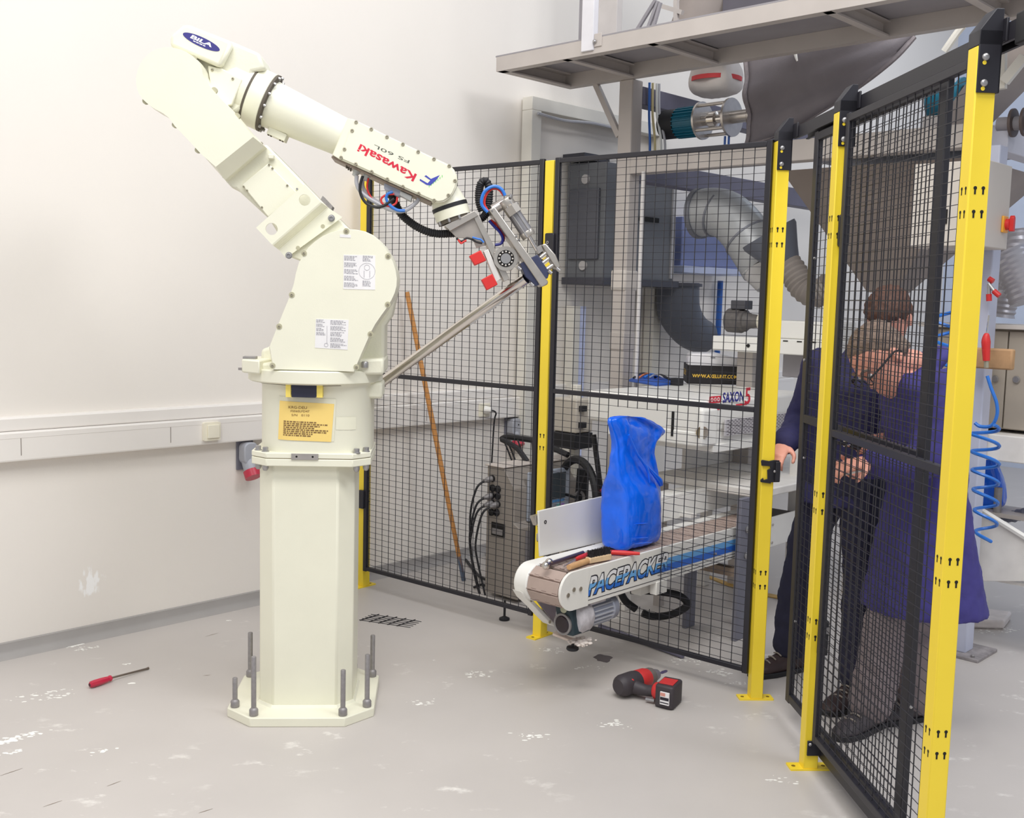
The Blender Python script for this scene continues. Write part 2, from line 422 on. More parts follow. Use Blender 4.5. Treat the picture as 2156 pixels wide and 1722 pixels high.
def wires(x0, x1, z0, z1, dx=.05, dz=.03, cut=None, y=0.0, xs=None):
    """welded mesh: thick uprights every 50 mm, thin crosswires every 30 mm"""
    m = MB(); r, q = .0019, .0012
    n = int((x1 - x0) / dx); off = ((x1 - x0) - n * dx) / 2
    def up(x, a, b): m.cyl((x, y, a), (x, y, b), r, n=5, cap=False)
    def ac(z, a, b): m.cyl((a, y - .003, z), (b, y - .003, z), q, n=4, cap=False)
    for i in range(n + 1):
        x = x0 + off + i * dx
        if cut and cut[0] < x < cut[1]: up(x, z0, cut[2]); up(x, cut[3], z1)
        else: up(x, z0, z1)
    k = 0
    while z0 + k * dz < z1:
        z = z0 + .015 + k * dz; k += 1
        if cut and cut[2] < z < cut[3]: ac(z, x0, cut[0]); ac(z, cut[1], x1)
        else: ac(z, x0, x1)
    return m
def make_panel(name, label, cat, loc, rz, x0, x1, z0, z1, mid, y=0.0, st=.024, ra=.02, cut=None, grp=None, mids=()):
    o = thing(name, label, cat, loc, rz, grp)
    d = .01
    MB().box(x0, x0 + st, y - d, y + d, z0 - .005, z1 + .004).build('stile', BLACK, o, bevel=.002)
    MB().box(x1 - st, x1, y - d, y + d, z0 - .005, z1 + .004).build('stile', BLACK, o, bevel=.002)
    MB().box(x0 + st, x1 - st, y - d, y + d, z1 - ra, z1).build('top_rail', BLACK, o, bevel=.002)
    MB().box(x0 + st, x1 - st, y - d, y + d, z0, z0 + ra).build('bottom_rail', BLACK, o, bevel=.002)
    MB().box(x0 + st, x1 - st, y - d, y + d, mid - ra / 2, mid + ra / 2).build('middle_rail', BLACK, o, bevel=.002)
    for xm, wm in mids:
        MB().box(xm - wm / 2, xm + wm / 2, y - d, y + d, z0, z1).build('stile', BLACK, o, bevel=.002)
    w = wires(x0 + st * .6, x1 - st * .6, z0 + ra, z1 - ra, cut=cut, y=y).build('wire_mesh', BLACK, o, smooth=0, fix=False)
    tag(w, kind='stuff')
    return o
pan1 = make_panel('mesh_fence', 'black wire mesh fence panel behind the robot arm, in front of the wooden stick', 'fence', fen(0, 0), FEN_RZ, .016, 1.192, .10, 2.205, 1.166)
pan2 = make_panel('mesh_fence', 'black wire mesh fence panel around the conveyor with the blue bag', 'fence', fen(0, 0), FEN_RZ, 1.258, 2.312, .10, 2.205, 1.165, cut=(1.586, 1.884, .262, 1.122))
pan3 = make_panel('mesh_fence', 'black wire mesh panel fixed between the two nearest yellow posts', 'fence', gat(0, 0), GAT_RZ, .688, 1.513, .118, 2.185, 1.168, y=.0, st=.028, ra=.024)
gate = make_panel('sliding_gate', 'black mesh sliding gate leaf pulled partly open behind the posts', 'gate', gat(0, 0), GAT_RZ, .225, 1.262, .085, 2.20, 1.166, y=.058, st=.04, ra=.03)
for z, x in ((1.02, .245), (.40, .245), (1.75, .245), (.46, 1.242)):
    MB().lathe((x + .02 if x < 1 else 1.262, .058, z), (1, 0, 0) if x > 1 else (1, 0, 0), [(.005, 0), (.005, .003), (.002, .005)], 8).build('bolt', ZINC, gate)
MB().lathe((.245, .048, 1.38), (0, -1, 0), [(.006, 0), (.006, .003), (.003, .005)], 10).build('bolt', ZINC, gate)

# black track that carries the gate leaf
tr = thing('gate_track', 'black steel track joining the tops of the three right hand posts', 'rail', gat(0, 0), GAT_RZ)
MB().prism([(.036, 2.207), (.036, 2.25), (.092, 2.25), (.092, 2.207), (.082, 2.207), (.082, 2.212), (.088, 2.212), (.088, 2.244), (.040, 2.244), (.040, 2.212), (.046, 2.212), (.046, 2.207)], 'x', .03, 1.62).build('track_channel', BLACK, tr, smooth=0)
for x in (.05, .66, 1.56):
    MB().box(x - .03, x + .03, .030, .0365, 2.208, 2.262).build('track_clamp', BLACK, tr, bevel=.002)
MB().box(1.62, 1.70, .034, .094, 2.19, 2.262).build('end_stop', RUBBER, tr, bevel=.004)
gd = thing('gate_guide', 'black floor level guide rail under the sliding gate', 'rail', gat(0, 0), GAT_RZ)
MB().prism([(.029, .045), (.029, .082), (.033, .082), (.033, .049), (.088, .049), (.088, .082), (.092, .082), (.092, .045)], 'x', .655, 1.6).build('guide_channel', BLACK, gd, smooth=0)
MB().box(.668, .674, -.018, .033, .055, .108).build('guide_bracket', BLACK, gd, bevel=.002)
MB().lathe((.674, -.009, .096), (1, 0, 0), [(.006, 0), (.006, .002), (.003, .005)], 10).build('bolt', ZINC, gd)

# clips holding the panels
def clip(label, loc, rz, face, z, link=True, h=.07, w=.036):
    o = thing('panel_clip', label, 'bracket', loc, rz, 'black panel clips on the posts')
    q = MB()
    if face == 'x': q.prism(rrect(.008, z, w, h, .010), 'x', .0262, .040)
    else: q.prism(rrect(w / 2 - .002, z, w, h, .008), 'y', -.0262, -.042)
    p = q.build('clip_body', BLACK, o, bevel=.003)
    if link:
        for dz in (.008, -.010):
            if face == 'x': MB().ring((.0405, .012, z + dz), (.0425, .012, z + dz), .008, .0045, 12).build('link_eye', ZINC, p)
            else: MB().ring((.015, -.0422, z + dz), (.015, -.044, z + dz), .007, .004, 12).build('link_eye', ZINC, p)
    return o
clip('black clip on the post beside the robot base', fen(-.012, .02), FEN_RZ, 'y', .487, False, .10, .04)
clip('black clip high on the post beside the gripper', fen(1.222, .02), FEN_RZ, 'y', 1.826, True, .10, .05)
clip('black clip with steel link near the top of the gate post', gat(.641, 0), GAT_RZ, 'x', 1.822, True, .105, .036)
lb = thing('panel_clip', 'black box clip low on the gate post beside the mesh', 'bracket', gat(.641, 0), GAT_RZ, 'black panel clips on the posts')
MB().prism(rrect(.012, .472, .03, .118, .003), 'x', .0262, .052).build('clip_body', BLACK, lb, bevel=.002)
MB().prism(rrect(.022, .50, .012, .022, .003), 'x', .052, .056).build('link_eye', GALV, lb)
# latch on the third post
la = thing('gate_latch', 'black slotted latch plate on the yellow post at the worker hand', 'latch', gat(0, 0), GAT_RZ)
P = [(-0.031,0.97),(-0.027,0.975),(0.001,0.971),(0.019,0.975),(0.042,0.974),(0.045,0.888),(0.012,0.887),(0.011,0.882),(-0.029,0.887),(-0.03,0.895),(-0.02,0.904),(-0.017,0.895),(-0.002,0.9),(-0.005,0.935),(0.007,0.942),(0.005,0.951),(-0.028,0.952)]
MB().prism(P, 'x', .0265, .034).build('latch_plate', BLACK, la, bevel=.001)
MB().box(.034, .05, P[4][0] - .018, P[4][0], P[5][1] + .004, P[4][1] - .004).build('latch_hook', BLACK, la, bevel=.002)
b = (0.019,0.933)
MB().lathe((.05, b[0], b[1]), (1, 0, 0), [(.005, 0), (.005, .002), (.002, .004)], 10).build('bolt', ZINC, la)

# ---------------------------------------------------------------- robot
rob = thing('industrial_robot', 'cream jointed robot arm on a tall bolted pedestal', 'robot', (-.775, 4.035, 0), 4.0)
CS = mat('cream_shadow_gap', (92, 84, 74), .7)
# pedestal
pb = MB().prism(octo(.272, .272, .100), 'z', 0, .034).build('foot_plate', CREAM, rob, smooth=20, bevel=.003)
for i in range(8):
    a = [( .245,-.162),(.162,-.245),(-.162,-.245),(-.245,-.162),(-.245,.162),(-.162,.245),(.162,.245),(.245,.162)][i]
    hgt = [.20,.17,.22,.11,.18,.16,.19,.17][i]
    b = MB().lathe((a[0], a[1], .034), (0, 0, 1), [(.015, 0), (.0165, .003), (.0165, .022), (.013, .027), (.0095, .030), (.0095, hgt), (.008, hgt + .003)], 14).build('anchor_bolt', GALV, rob)
def sh(pts, dx, dy=0.0): return [(p[0] + dx, p[1] + dy) for p in pts]
pc = MB().prism(sh(octo(.176, .164, .058), .012), 'z', .034, .952).build('pedestal', CREAM, rob, smooth=20, bevel=.006)
MB().prism(sh(octo(.186, .174, .062), .012), 'z', .034, .042, sh(octo(.178, .166, .058), .012)).build('weld_seam', CREAM2, pc, smooth=20)
MB().cyl((.178, .05, .06), (.178, .05, .95), .0045, n=8).build('conduit', mat('pale_conduit', (226, 226, 214), .4), pc)
MB().prism(sh(octo(.218, .20, .062), .030), 'z', .952, .979).build('flange_plate', CREAM, rob, smooth=20, bevel=.003)
MB().prism(sh(octo(.211, .195, .06), .030), 'z', .979, .981).build('flange_gap', mat('brown_line', (150, 128, 98), .8), rob, smooth=20)  # thin brown line between the two flange plates
fb = MB().prism(sh(octo(.218, .20, .062), .030), 'z', .981, 1.001).build('base_flange', CREAM, rob, smooth=20, bevel=.003)
for (x, y) in ((-.164, -.135), (-.133, -.168), (.198, -.174), (.230, -.135), (-.15, .15), (.21, .15)):
    MB().lathe((x, y, 1.001), (0, 0, 1), [(.014, 0), (.014, .003), (.0105, .004), (.0105, .016), (.009, .017)], 12).build('hex_bolt', ZINC, fb)
    MB().lathe((x, y, .952), (0, 0, -1), [(.012, 0), (.012, .012), (.008, .02), (.004, .022)], 12).build('dome_nut', ZINC, fb)
bp_ = MB().box(-.035, .062, -.2045, -.20, .978, 1.0).build('bright_key', STEEL, fb)
[MB().cyl((x, -.2046, .989), (x, -.2052, .989), .004, n=8).build('key_hole', DARK, bp_) for x in (-.016, .042)]
# base casting: rounded square barrel
def sq(hx, hy, r, z, n=6): return [(p[0], p[1], z) for p in rrect(0, 0, hx * 2, hy * 2, r, n)]
bc = MB(Matrix.Translation((.042, 0, 0))).loft([sq(.205, .19, .14, 1.001, 10), sq(.205, .19, .14, 1.24, 10), sq(.212, .198, .147, 1.252, 10)]).build('base_casting', CREAM, rob)
def surf_y(x):
    r = max(0.0, abs(x - .042) - .065)
    return -.05 - math.sqrt(max(.0, .14 ** 2 - min(r, .139) ** 2))
def wrap(o):
    for v in o.data.vertices: v.co.y += surf_y(v.co.x) + .19
    return o
def wrap_sheet(q, y, n=18, m=1):
    a, b, c, d = [Vector(p) for p in q]; mb = MB(); vs = []; fs = []
    for j in (0, 1):
        for i in range(n + 1):
            p = (a.lerp(b, i / n) if j == 0 else d.lerp(c, i / n)); vs.append((p.x, y + surf_y(p.x) + .19, p.y))
    for i in range(n): fs.append((i, n + 1 + i, n + 2 + i, i + 1))
    return mb.add(vs, fs)
# connector with yellow cheeks
cn = MB().prism(rrect(.011, 1.232, .092, .050, .006), 'y', -.195, -.222).build('connector_hood', mat('dark_connector', (40, 42, 62), .5), rob)
for x0 in (-.053, .057):
    MB().box(x0, x0 + .021, -.222, -.19, 1.207, 1.256).build('yellow_cheek', mat('pale_yellow_clip', (246, 222, 110), .45), cn)
# yellow type plate with its print
PLATE = mat('yellow_type_label', (248, 216, 128), .5, var=.02)
tq = [(-0.08,1.19),(0.117,1.182),(0.107,1.043),(-0.086,1.048)]
lab = wrap_sheet(tq, -.1925).build('type_label', PLATE, rob, smooth=60)
def lt(body, pts, h, parent, m=INK, y=-.1935, **k):
    a, b = pts
    o_ = lettering('print', body, m, parent, (a[0], y, a[1]), (b[0] - a[0], 0, b[1] - a[1]), (-(b[1] - a[1]), 0, b[0] - a[0]), math.hypot(b[0] - a[0], b[1] - a[1]), h, .0002, **k)
    wrap(o_)
BROWN = mat('brown_print', (128, 98, 60), .7)
lt('KRG-DEU', [(-0.047,1.163),(0.019,1.162)], .0095, lab, BROWN)
lt('FS060LFD47', [(-0.039,1.15),(0.028,1.15)], .0075, lab, BROWN)
lt('S/N   0110', [(-0.036,1.136),(0.028,1.135)], .0075, lab, BROWN)
q = MB()
o0 = (-0.065,1.114)
print_lines(q, (o0[0], -.1936, o0[1]), (1, 0, -.03), (.03, 0, 1), .165, 8, .0042, 3, 1)
r = wrap(q.build('small_print', BROWN, lab, smooth=0)); tag(r, kind='stuff')
# clear film over the label
fs_ = wrap_sheet([(-0.083,1.206),(0.123,1.2),(0.117,1.044),(-0.085,1.048)], -.1912).build('clear_film', mat('clear_film', (232, 230, 208), .2), rob, smooth=60)
wrap_sheet([(0.124,1.134),(0.194,1.133),(0.194,1.086),(0.123,1.088)], -.1912).build('clear_tab', mat('clear_film', (232, 230, 208), .2), rob, smooth=60)
# slewing flange and turret
MB().cyl((.03, 0, 1.248), (.03, 0, 1.256), .222, n=40).build('slew_gap', CS, rob)
tf = MB().lathe((.03, 0, 1.252), (0, 0, 1), [(.242, 0), (.251, .006), (.251, .046), (.246, .05)], 48).build('turret_flange', CREAM, rob)
MB().prism([(-.225, -.13), (-.15, -.20), (-.11, .1), (-.225, .06)], 'z', 1.285, 1.335).build('flange_lug', CREAM, tf, bevel=.006)
MB().box(-.222, -.175, -.125, -.085, 1.335, 1.344).build('stop_block', GALV, tf, bevel=.001)
MB().prism([(-.243, -.10), (-.215, -.125), (-.20, -.08)], 'z', 1.292, 1.301).build('pointer', GALV, tf)
tj = MB()
TC = [(-0.167,1.32),(-0.167,1.367),(-0.131,1.38),(-0.04,1.617),(-0.005,1.717),(0.087,1.784),(0.157,1.791),(0.239,1.77),(0.305,1.702),(0.335,1.615),(0.313,1.502),(0.289,1.466),(0.289,1.305)]
tj.prism(TC, 'y', -.06, .16)
MB().prism([(.225, -.10), (.285, -.10), (.285, .08), (.225, .08)], 'z', 1.195, 1.256).build('cable_outlet', CREAM2, rob, bevel=.01)
tc_ = tj.build('turret_casting', CREAM2, rob, bevel=.012)
MB().prism([(-0.158,1.28),(-0.158,1.322),(0.292,1.349),(0.293,1.289)], 'y', -.16, .17).build('turret_foot', CREAM2, tc_, bevel=.01)
for p in [(0.224,1.325)]:
    MB().lathe((p[0], -.165, p[1]), (0, 0, 1), [(.013, -.01), (.013, .008), (.01, .012)], 12).build('cap_screw', ZINC, tc_)
# shoulder cover, the large teardrop
SC = [(-0.095,1.306),(-0.109,1.387),(-0.081,1.461),(-0.04,1.564),(-0.025,1.61),(-0.018,1.647),(-0.007,1.686),(0.007,1.711),(0.024,1.738),(0.046,1.759),(0.074,1.78),(0.102,1.793),(0.13,1.801),(0.161,1.806),(0.192,1.805),(0.22,1.8),(0.248,1.788),(0.271,1.771),(0.291,1.751),(0.308,1.726),(0.323,1.698),(0.333,1.669),(0.338,1.639),(0.337,1.613),(0.331,1.588),(0.32,1.563),(0.302,1.532),(0.283,1.505),(0.263,1.475),(0.251,1.452),(0.241,1.429),(0.216,1.371),(0.189,1.304)]
cx_, cz_ = sum(p[0] for p in SC) / len(SC), sum(p[1] for p in SC) / len(SC)
sc = MB()
out = [(cx_ + (p[0] - cx_) * 1.028, cz_ + (p[1] - cz_) * 1.022) for p in SC]
sc.prism(out, 'y', -.03, -.19); sc.prism(out, 'y', -.19, -.225, SC)
sc = sc.build('shoulder_cover', CREAM, rob, smooth=25)
def screw(p, y, parent, r=.0085, name='cover_screw', m=SCREW):
    MB().lathe((p[0], y, p[1]), (0, -1, 0), [(r, -.006), (r, .002), (r * .75, .004), (r * .45, .004), (r * .4, .001)], 12).build(name, m, parent)
SPK = mat('screw_pocket', (182, 178, 152), .7)
for p in [(0.158,1.801),(0.306,1.717),(0.307,1.546),(0.247,1.439),(0.198,1.32),(-0.099,1.319),(-0.076,1.459),(-0.032,1.572),(0.01,1.719)]:
    MB().cyl((p[0], -.2245, p[1]), (p[0], -.2268, p[1]), .0105, n=14).build('screw_pocket', SPK, sc)
    screw(p, -.2265, sc, .0055)
MB().prism([(0.135,1.789),(0.174,1.788),(0.174,1.778),(0.136,1.779)], 'y', -.224, -.2262).build('size_sticker', PAPER, sc, smooth=0)
for k, poly in enumerate(([(0.149,1.718),(0.261,1.718),(0.262,1.597),(0.149,1.597)], [(0.053,1.489),(0.169,1.488),(0.166,1.381),(0.05,1.386)])):
    w = MB().prism(poly, 'y', -.2245, -.2262).build('warning_label', PAPER, sc, smooth=0)
    q = MB(); x0, z0 = poly[0]; W_ = poly[1][0] - x0
    if k == 0:
        for j in range(5): print_lines(q, (x0 + .003, -.2268, z0 - .006 - j * .0235), (1, 0, -.02), (.02, 0, 1), .05, 4, .0026, 10 + j, 1)
        for j in range(2): print_lines(q, (x0 + .068, -.2268, z0 - .004 - j * .088), (1, 0, -.02), (.02, 0, 1), .034, 5, .0025, 20 + j, 1)
        q.ring((x0 + .083, -.2264, z0 - .056), (x0 + .083, -.227, z0 - .056), .029, .0282, 28)
        q.ring((x0 + .083, -.2264, z0 - .043), (x0 + .083, -.227, z0 - .043), .010, .009, 14)
        for dx in (-.010, .010): q.box(x0 + .083 + dx - .0008, x0 + .083 + dx + .0008, -.227, -.2264, z0 - .078, z0 - .054)
    else:
        for j in range(4): print_lines(q, (x0 + .002, -.2268, z0 - .004 - j * .015), (1, 0, -.03), (.03, 0, 1), .030, 3, .0024, 30 + j, 1)
        for j in range(5): print_lines(q, (x0 + .052, -.2268, z0 - .006 - j * .0205), (1, 0, -.03), (.03, 0, 1), .056, 4, .0025, 40 + j, 1)
        q.box(x0 + .0395, x0 + .0405, -.227, -.2264, z0 - .088, z0 - .024); q.ring((x0 + .037, -.2264, z0 - .092), (x0 + .037, -.227, z0 - .092), .007, .006, 12)
    tag(q.build('small_print', PRINT, w, smooth=0), kind='stuff')

# lower link from shoulder to elbow
lk = MB().prism([(-0.292,1.98),(-0.144,2.111),(-0.104,2.072),(0.054,1.916),(0.17,1.805),(0.182,1.679),(0.039,1.675),(-0.076,1.716),(-0.092,1.781),(-0.133,1.845),(-0.249,1.949),(-0.263,1.949)], 'y', -.10, .11).build('lower_link', CREAM2, rob, bevel=.012)
LC = [(-0.171,2.119),(-0.192,2.146),(-0.221,2.18),(-0.244,2.207),(-0.268,2.231),(-0.296,2.26),(-0.319,2.286),(-0.332,2.304),(-0.339,2.317),(-0.344,2.33),(-0.346,2.344),(-0.353,2.359),(-0.366,2.376),(-0.379,2.388),(-0.397,2.399),(-0.412,2.406),(-0.433,2.411),(-0.453,2.414),(-0.474,2.412),(-0.499,2.406),(-0.518,2.395),(-0.532,2.383),(-0.546,2.368),(-0.558,2.349),(-0.565,2.329),(-0.57,2.307),(-0.57,2.29),(-0.567,2.269),(-0.56,2.251),(-0.55,2.236),(-0.537,2.224),(-0.522,2.212),(-0.504,2.201),(-0.481,2.19),(-0.46,2.175),(-0.44,2.147),(-0.398,2.105),(-0.352,2.056),(-0.3,2.012)]
c0 = (sum(p[0] for p in LC) / len(LC), sum(p[1] for p in LC) / len(LC))
LO = [(c0[0] + (p[0] - c0[0]) * 1.02, c0[1] + (p[1] - c0[1]) * 1.02) for p in LC]
LB = [(-0.14,2.096),(-0.279,1.973)]
LO[0] = LB[0]; LO[-1] = LB[1]
LM = list(LO)
lc = MB(); lc.prism(LM, 'y', -.10, -.15)
lc.prism(LM, 'y', -.15, -.205, LC)
lc = lc.build('elbow_cover', CREAM, rob, smooth=25)
for p in [(-0.377,2.381),(-0.306,2.275),(-0.228,2.19),(-0.541,2.23),(-0.441,2.153),(-0.363,2.069)]:
    MB().cyl((p[0], -.186, p[1]), (p[0], -.1985, p[1]), .011, n=14).build('screw_pocket', SPK, lc)
for p in [(-0.152,2.105),(-0.283,1.985)]: screw(p, -.148, lc, .006)
ap = MB().prism([(-0.225,1.962),(-0.131,2.04),(-0.025,1.936),(-0.131,1.848)], 'y', -.10, -.124).build('access_plate', CREAM, rob, bevel=.003)
for p in [(-0.128,2.034),(-0.116,2.022),(-0.218,1.954),(-0.206,1.941),(-0.063,1.963),(-0.153,1.883)]: screw(p, -.124, ap, .0042)
MB().box(*(lambda p: (p[0] - .008, p[0] + .012, -.124, -.095, p[1] - .008, p[1] + .008))((-0.124,2.064))).build('stop_lug', CREAM2, lk, bevel=.003)
def holeplate(poly, y0, y1, holes):
    """flat plate with round holes, triangulated between the outline and the holes"""
    bm = bmesh.new()
    def loop(pts):
        vs = [bm.verts.new((p[0], y1, p[1])) for p in pts]
        return [bm.edges.new((vs[i], vs[(i + 1) % len(vs)])) for i in range(len(vs))]
    ed = loop(poly)
    for (hx, hz, hr) in holes: ed += loop([(hx + hr * math.cos(2 * math.pi * i / 24), hz + hr * math.sin(2 * math.pi * i / 24)) for i in range(24)])
    bmesh.ops.triangle_fill(bm, edges=ed, use_beauty=True)
    r = bmesh.ops.extrude_face_region(bm, geom=bm.faces[:])
    for v in [g for g in r['geom'] if isinstance(g, bmesh.types.BMVert)]: v.co.y = y0
    mb = MB(); bm.verts.index_update()
    mb.v = [tuple(v.co) for v in bm.verts]; mb.f = [tuple(v.index for v in f.verts) for f in bm.faces]; bm.free()
    return mb
BKP = [(-0.169,1.808),(0.002,1.966),(0.06,1.906),(-0.113,1.75)]
HB = [(0.003,1.911),(-0.114,1.805)]
bk = holeplate(BKP, -.155, -.147, [(HB[0][0], HB[0][1], .0205), (HB[1][0], HB[1][1], .0215)]).build('link_bracket', CREAM, rob, smooth=25)
# rolled step of the bracket and its lower flat
A0, A1 = BKP[2], BKP[3]
S0, S1 = [(0.085,1.888),(-0.09,1.73)]
T0, T1 = [(0.134,1.857),(-0.068,1.704)]
loops = []
for i in range(7):
    t = i / 6; e = .5 - .5 * math.cos(math.pi * t); y = -.155 + (.155 - .118) * e
    loops.append([(A0[0] + (S0[0] - A0[0]) * t, y, A0[1] + (S0[1] - A0[1]) * t), (A1[0] + (S1[0] - A1[0]) * t, y, A1[1] + (S1[1] - A1[1]) * t)])
loops.append([(T0[0], -.118, T0[1]), (T1[0], -.118, T1[1])])
stp = MB()
for i in range(len(loops) - 1):
    a, b = loops[i], loops[i + 1]
    stp.add([a[0], a[1], b[1], b[0]] + [(p[0], p[1] + .008, p[2]) for p in (a[0], a[1], b[1], b[0])], [(0, 1, 2, 3), (4, 7, 6, 5), (0, 4, 5, 1), (2, 6, 7, 3), (0, 3, 7, 4), (1, 5, 6, 2)])
stp.build('bracket_step', CREAM, bk, smooth=60)
for p in [(0.095,1.852),(-0.057,1.714)]:
    MB().lathe((p[0], -.118, p[1]), (0, -1, 0), [(.0125, 0), (.0125, .003), (.0095, .003), (.0095, .012), (.006, .0125), (.005, .008)], 14).build('cap_bolt', ZINC, bk)
for p in [(0.064,1.822),(-0.025,1.742)]:
    MB().cyl((p[0], -.1178, p[1]), (p[0], -.1188, p[1]), .0075, n=14).build('bracket_hole', SPK, bk)
MB().prism([(0.04,1.921),(0.051,1.941),(0.088,1.903),(0.079,1.883)], 'y', -.01, .06).build('rear_lug', GALV, lk)
gn = (-0.031,-0.102,1.954)
MB().cyl(gn, (gn[0], -.106, gn[2]), .004, n=8).build('grease_nipple', ZINC, lk)

# elbow housing with the motor cover and the oval sign
eh = MB().prism([(-0.5,2.426),(-0.425,2.497),(-0.264,2.468),(-0.168,2.431),(-0.146,2.376),(-0.192,2.364),(-0.224,2.241),(-0.267,2.207),(-0.363,2.268),(-0.527,2.325)], 'y', -.09, .12).build('elbow_housing', CREAM2, rob, bevel=.012)
mc_p = [(-0.47,2.47),(-0.428,2.506),(-0.411,2.511),(-0.257,2.458),(-0.259,2.446),(-0.298,2.368),(-0.313,2.372),(-0.473,2.434)]
mc = MB().prism(mc_p, 'y', -.085, -.135).build('motor_cover', CREAM, rob, bevel=.014, seg=3)
# oval sign
sg = [(-0.426,2.477),(-0.299,2.425),(-0.354,2.47),(-0.37,2.434)]
ex = Vector((sg[1][0] - sg[0][0], 0, sg[1][1] - sg[0][1])); cxs = Vector(((sg[0][0] + sg[1][0]) / 2, 0, (sg[0][1] + sg[1][1]) / 2))
X = ex.normalized(); Y = Vector((-X.z, 0, X.x)); ha, hb = ex.length / 2, .0165
SIGN = mat('sign_blue', (54, 50, 128), .4)
ov = [(cxs + X * (ha * math.cos(t)) + Y * (hb * math.sin(t))) for t in [2 * math.pi * i / 40 for i in range(40)]]
sn = MB().prism([(p.x, p.z) for p in ov], 'y', -.134, -.1362).build('oval_sign', SIGN, mc, smooth=0)
o1 = cxs - X * .041 - Y * .0035
SW_ = mat('sign_white', (244, 242, 248), .5)
lettering('lettering', 'BiLA', SW_, sn, (o1.x, -.1366, o1.z), X, Y, .080, .0135, .0002, bold=.035, shear=.15)
q = MB(); print_lines(q, tuple(Vector((o1.x, -.1366, o1.z)) + X * .014 - Y * .0062), X, Y, .056, 1, .0034, 5, 1); tag(q.build('small_print', SW_, sn, smooth=0), kind='stuff')
# lower block of the elbow with plate seam
eb = MB().prism([(-0.346,2.376),(-0.296,2.368),(-0.225,2.333),(-0.261,2.242),(-0.285,2.236),(-0.338,2.308)], 'y', -.08, -.112).build('elbow_plate', CREAM, rob, bevel=.004)
for p in [(-0.33,2.361),(-0.258,2.333)]: screw(p, -.112, eb, .005)

# forearm axis
E0, E1 = Vector((-0.209,0,2.296)), Vector((0.13,0,2.154))
FX = (E1 - E0).normalized(); FZ = Vector((-FX.z, 0, FX.x))
def fa(t, n=0.0, y=0.0): return E0 + FX * t + FZ * n + Vector((0, y, 0))
kA = .325 / 100
fn = MB(); fn.lathe(fa(-.10), FX, [(.095, 0), (.108, .03), (.108, .095)], 40); fn.build('elbow_neck', CREAM2, rob)
MB().cyl(fa(-.004), fa(.003), .1095, n=40).build('joint_ring', CS, rob)
MB().lathe(fa(.003), FX, [(.107, 0), (.1085, .003), (.1085, .056), (.104, .060)], 40).build('forearm_collar', CREAM, rob)
jr = MB().lathe(fa(.062), FX, [(.109, 0), (.109, .009), (.098, .012)], 40).build('joint_ring', CS, rob)
for i in range(14):
    t = 2 * math.pi * i / 14
    p = fa(.072) + FZ * (.1025 * math.cos(t)) + Vector((0, .1025 * math.sin(t), 0))
    MB().lathe(p, FX, [(.0062, 0), (.0062, .008), (.003, .009)], 8).build('ring_bolt', ZINC, jr)
LT = (E1 - E0).length
MB().lathe(fa(.07), FX, [(.088, 0), (.086, .02), (.071, LT - .07), (.068, LT - .03)], 40).build('forearm_tube', CREAM, rob)
tb = MB(); a0 = .10
tb = MB(Matrix((( FX.x, 0, FZ.x, E0.x), (0, 1, 0, 0), (FX.z, 0, FZ.z, E0.z), (0, 0, 0, 1))))
tb.box(.105, .175, -.03, .03, -.105, -.078)
ub = tb.build('cable_saddle', CREAM, rob, bevel=.002)
for t_ in (.112, .122, .158, .168):
    MB().cyl(fa(t_, -.105, -.02), fa(t_, -.109, -.02), .004, n=8).build('screw', CS, ub)

# forearm gearbox with the lettering
GX = [(0.149,2.213),(0.17,2.21),(0.228,2.186),(0.289,2.158),(0.347,2.133),(0.405,2.108),(0.461,2.084),(0.5,2.068),(0.52,2.059),(0.535,2.043),(0.545,2.022),(0.548,2.002),(0.544,1.98),(0.534,1.958),(0.519,1.939),(0.5,1.926),(0.48,1.923),(0.459,1.927),(0.402,1.951),(0.346,1.974),(0.288,1.998),(0.235,2.021),(0.177,2.045),(0.12,2.068),(0.096,2.082)]
gc = (sum(p[0] for p in GX) / len(GX), sum(p[1] for p in GX) / len(GX))
GO = [(gc[0] + (p[0] - gc[0]) * 1.015, gc[1] + (p[1] - gc[1]) * 1.015) for p in GX]
gb = MB(); gb.prism(GO, 'y', .085, -.076); gb.prism(GO, 'y', -.076, -.082, GX)
gb = gb.build('forearm_gearbox', CREAM, rob, smooth=25)
gp = [(0.171,2.209),(0.228,2.183),(0.289,2.156),(0.347,2.131),(0.405,2.106),(0.461,2.081),(0.499,2.065),(0.517,2.056),(0.532,2.041),(0.541,2.022),(0.544,2.002),(0.54,1.981),(0.531,1.96),(0.517,1.943),(0.499,1.931),(0.48,1.927),(0.46,1.932),(0.403,1.955),(0.347,1.978),(0.289,2.002),(0.237,2.025),(0.179,2.049),(0.121,2.072)]
gpl = MB().prism(gp, 'y', -.080, -.0875).build('gearbox_cover', CREAM, rob, bevel=.0015)
for p in [(0.178,2.201),(0.233,2.178),(0.29,2.152),(0.348,2.128),(0.404,2.103),(0.462,2.079),(0.518,2.056),(0.54,2.003),(0.517,1.95),(0.465,1.93),(0.408,1.953),(0.35,1.976),(0.293,2.001),(0.236,2.026),(0.178,2.051),(0.125,2.073),(0.137,2.103),(0.164,2.17)]: screw(p, -.0872, gpl, .0068)
LRED = mat('red_lettering', (214, 32, 62), .5)
def stick(name, body, m, zp, h, parent, y, zone='C', **k):
    (x0, z0), (x1, z1) = zp
    X = Vector((x1 - x0, 0, z1 - z0)); Y = Vector((-X.z, 0, X.x)); 
    return lettering(name, body, m, parent, (x0, y, z0), X, Y, X.length, h, .0003, **k)
k1 = [(0.401,2.022),(0.194,2.125)]
stick('lettering', 'Kawasaki', LRED, k1, .0305, gpl, -.0878, bold=.022)
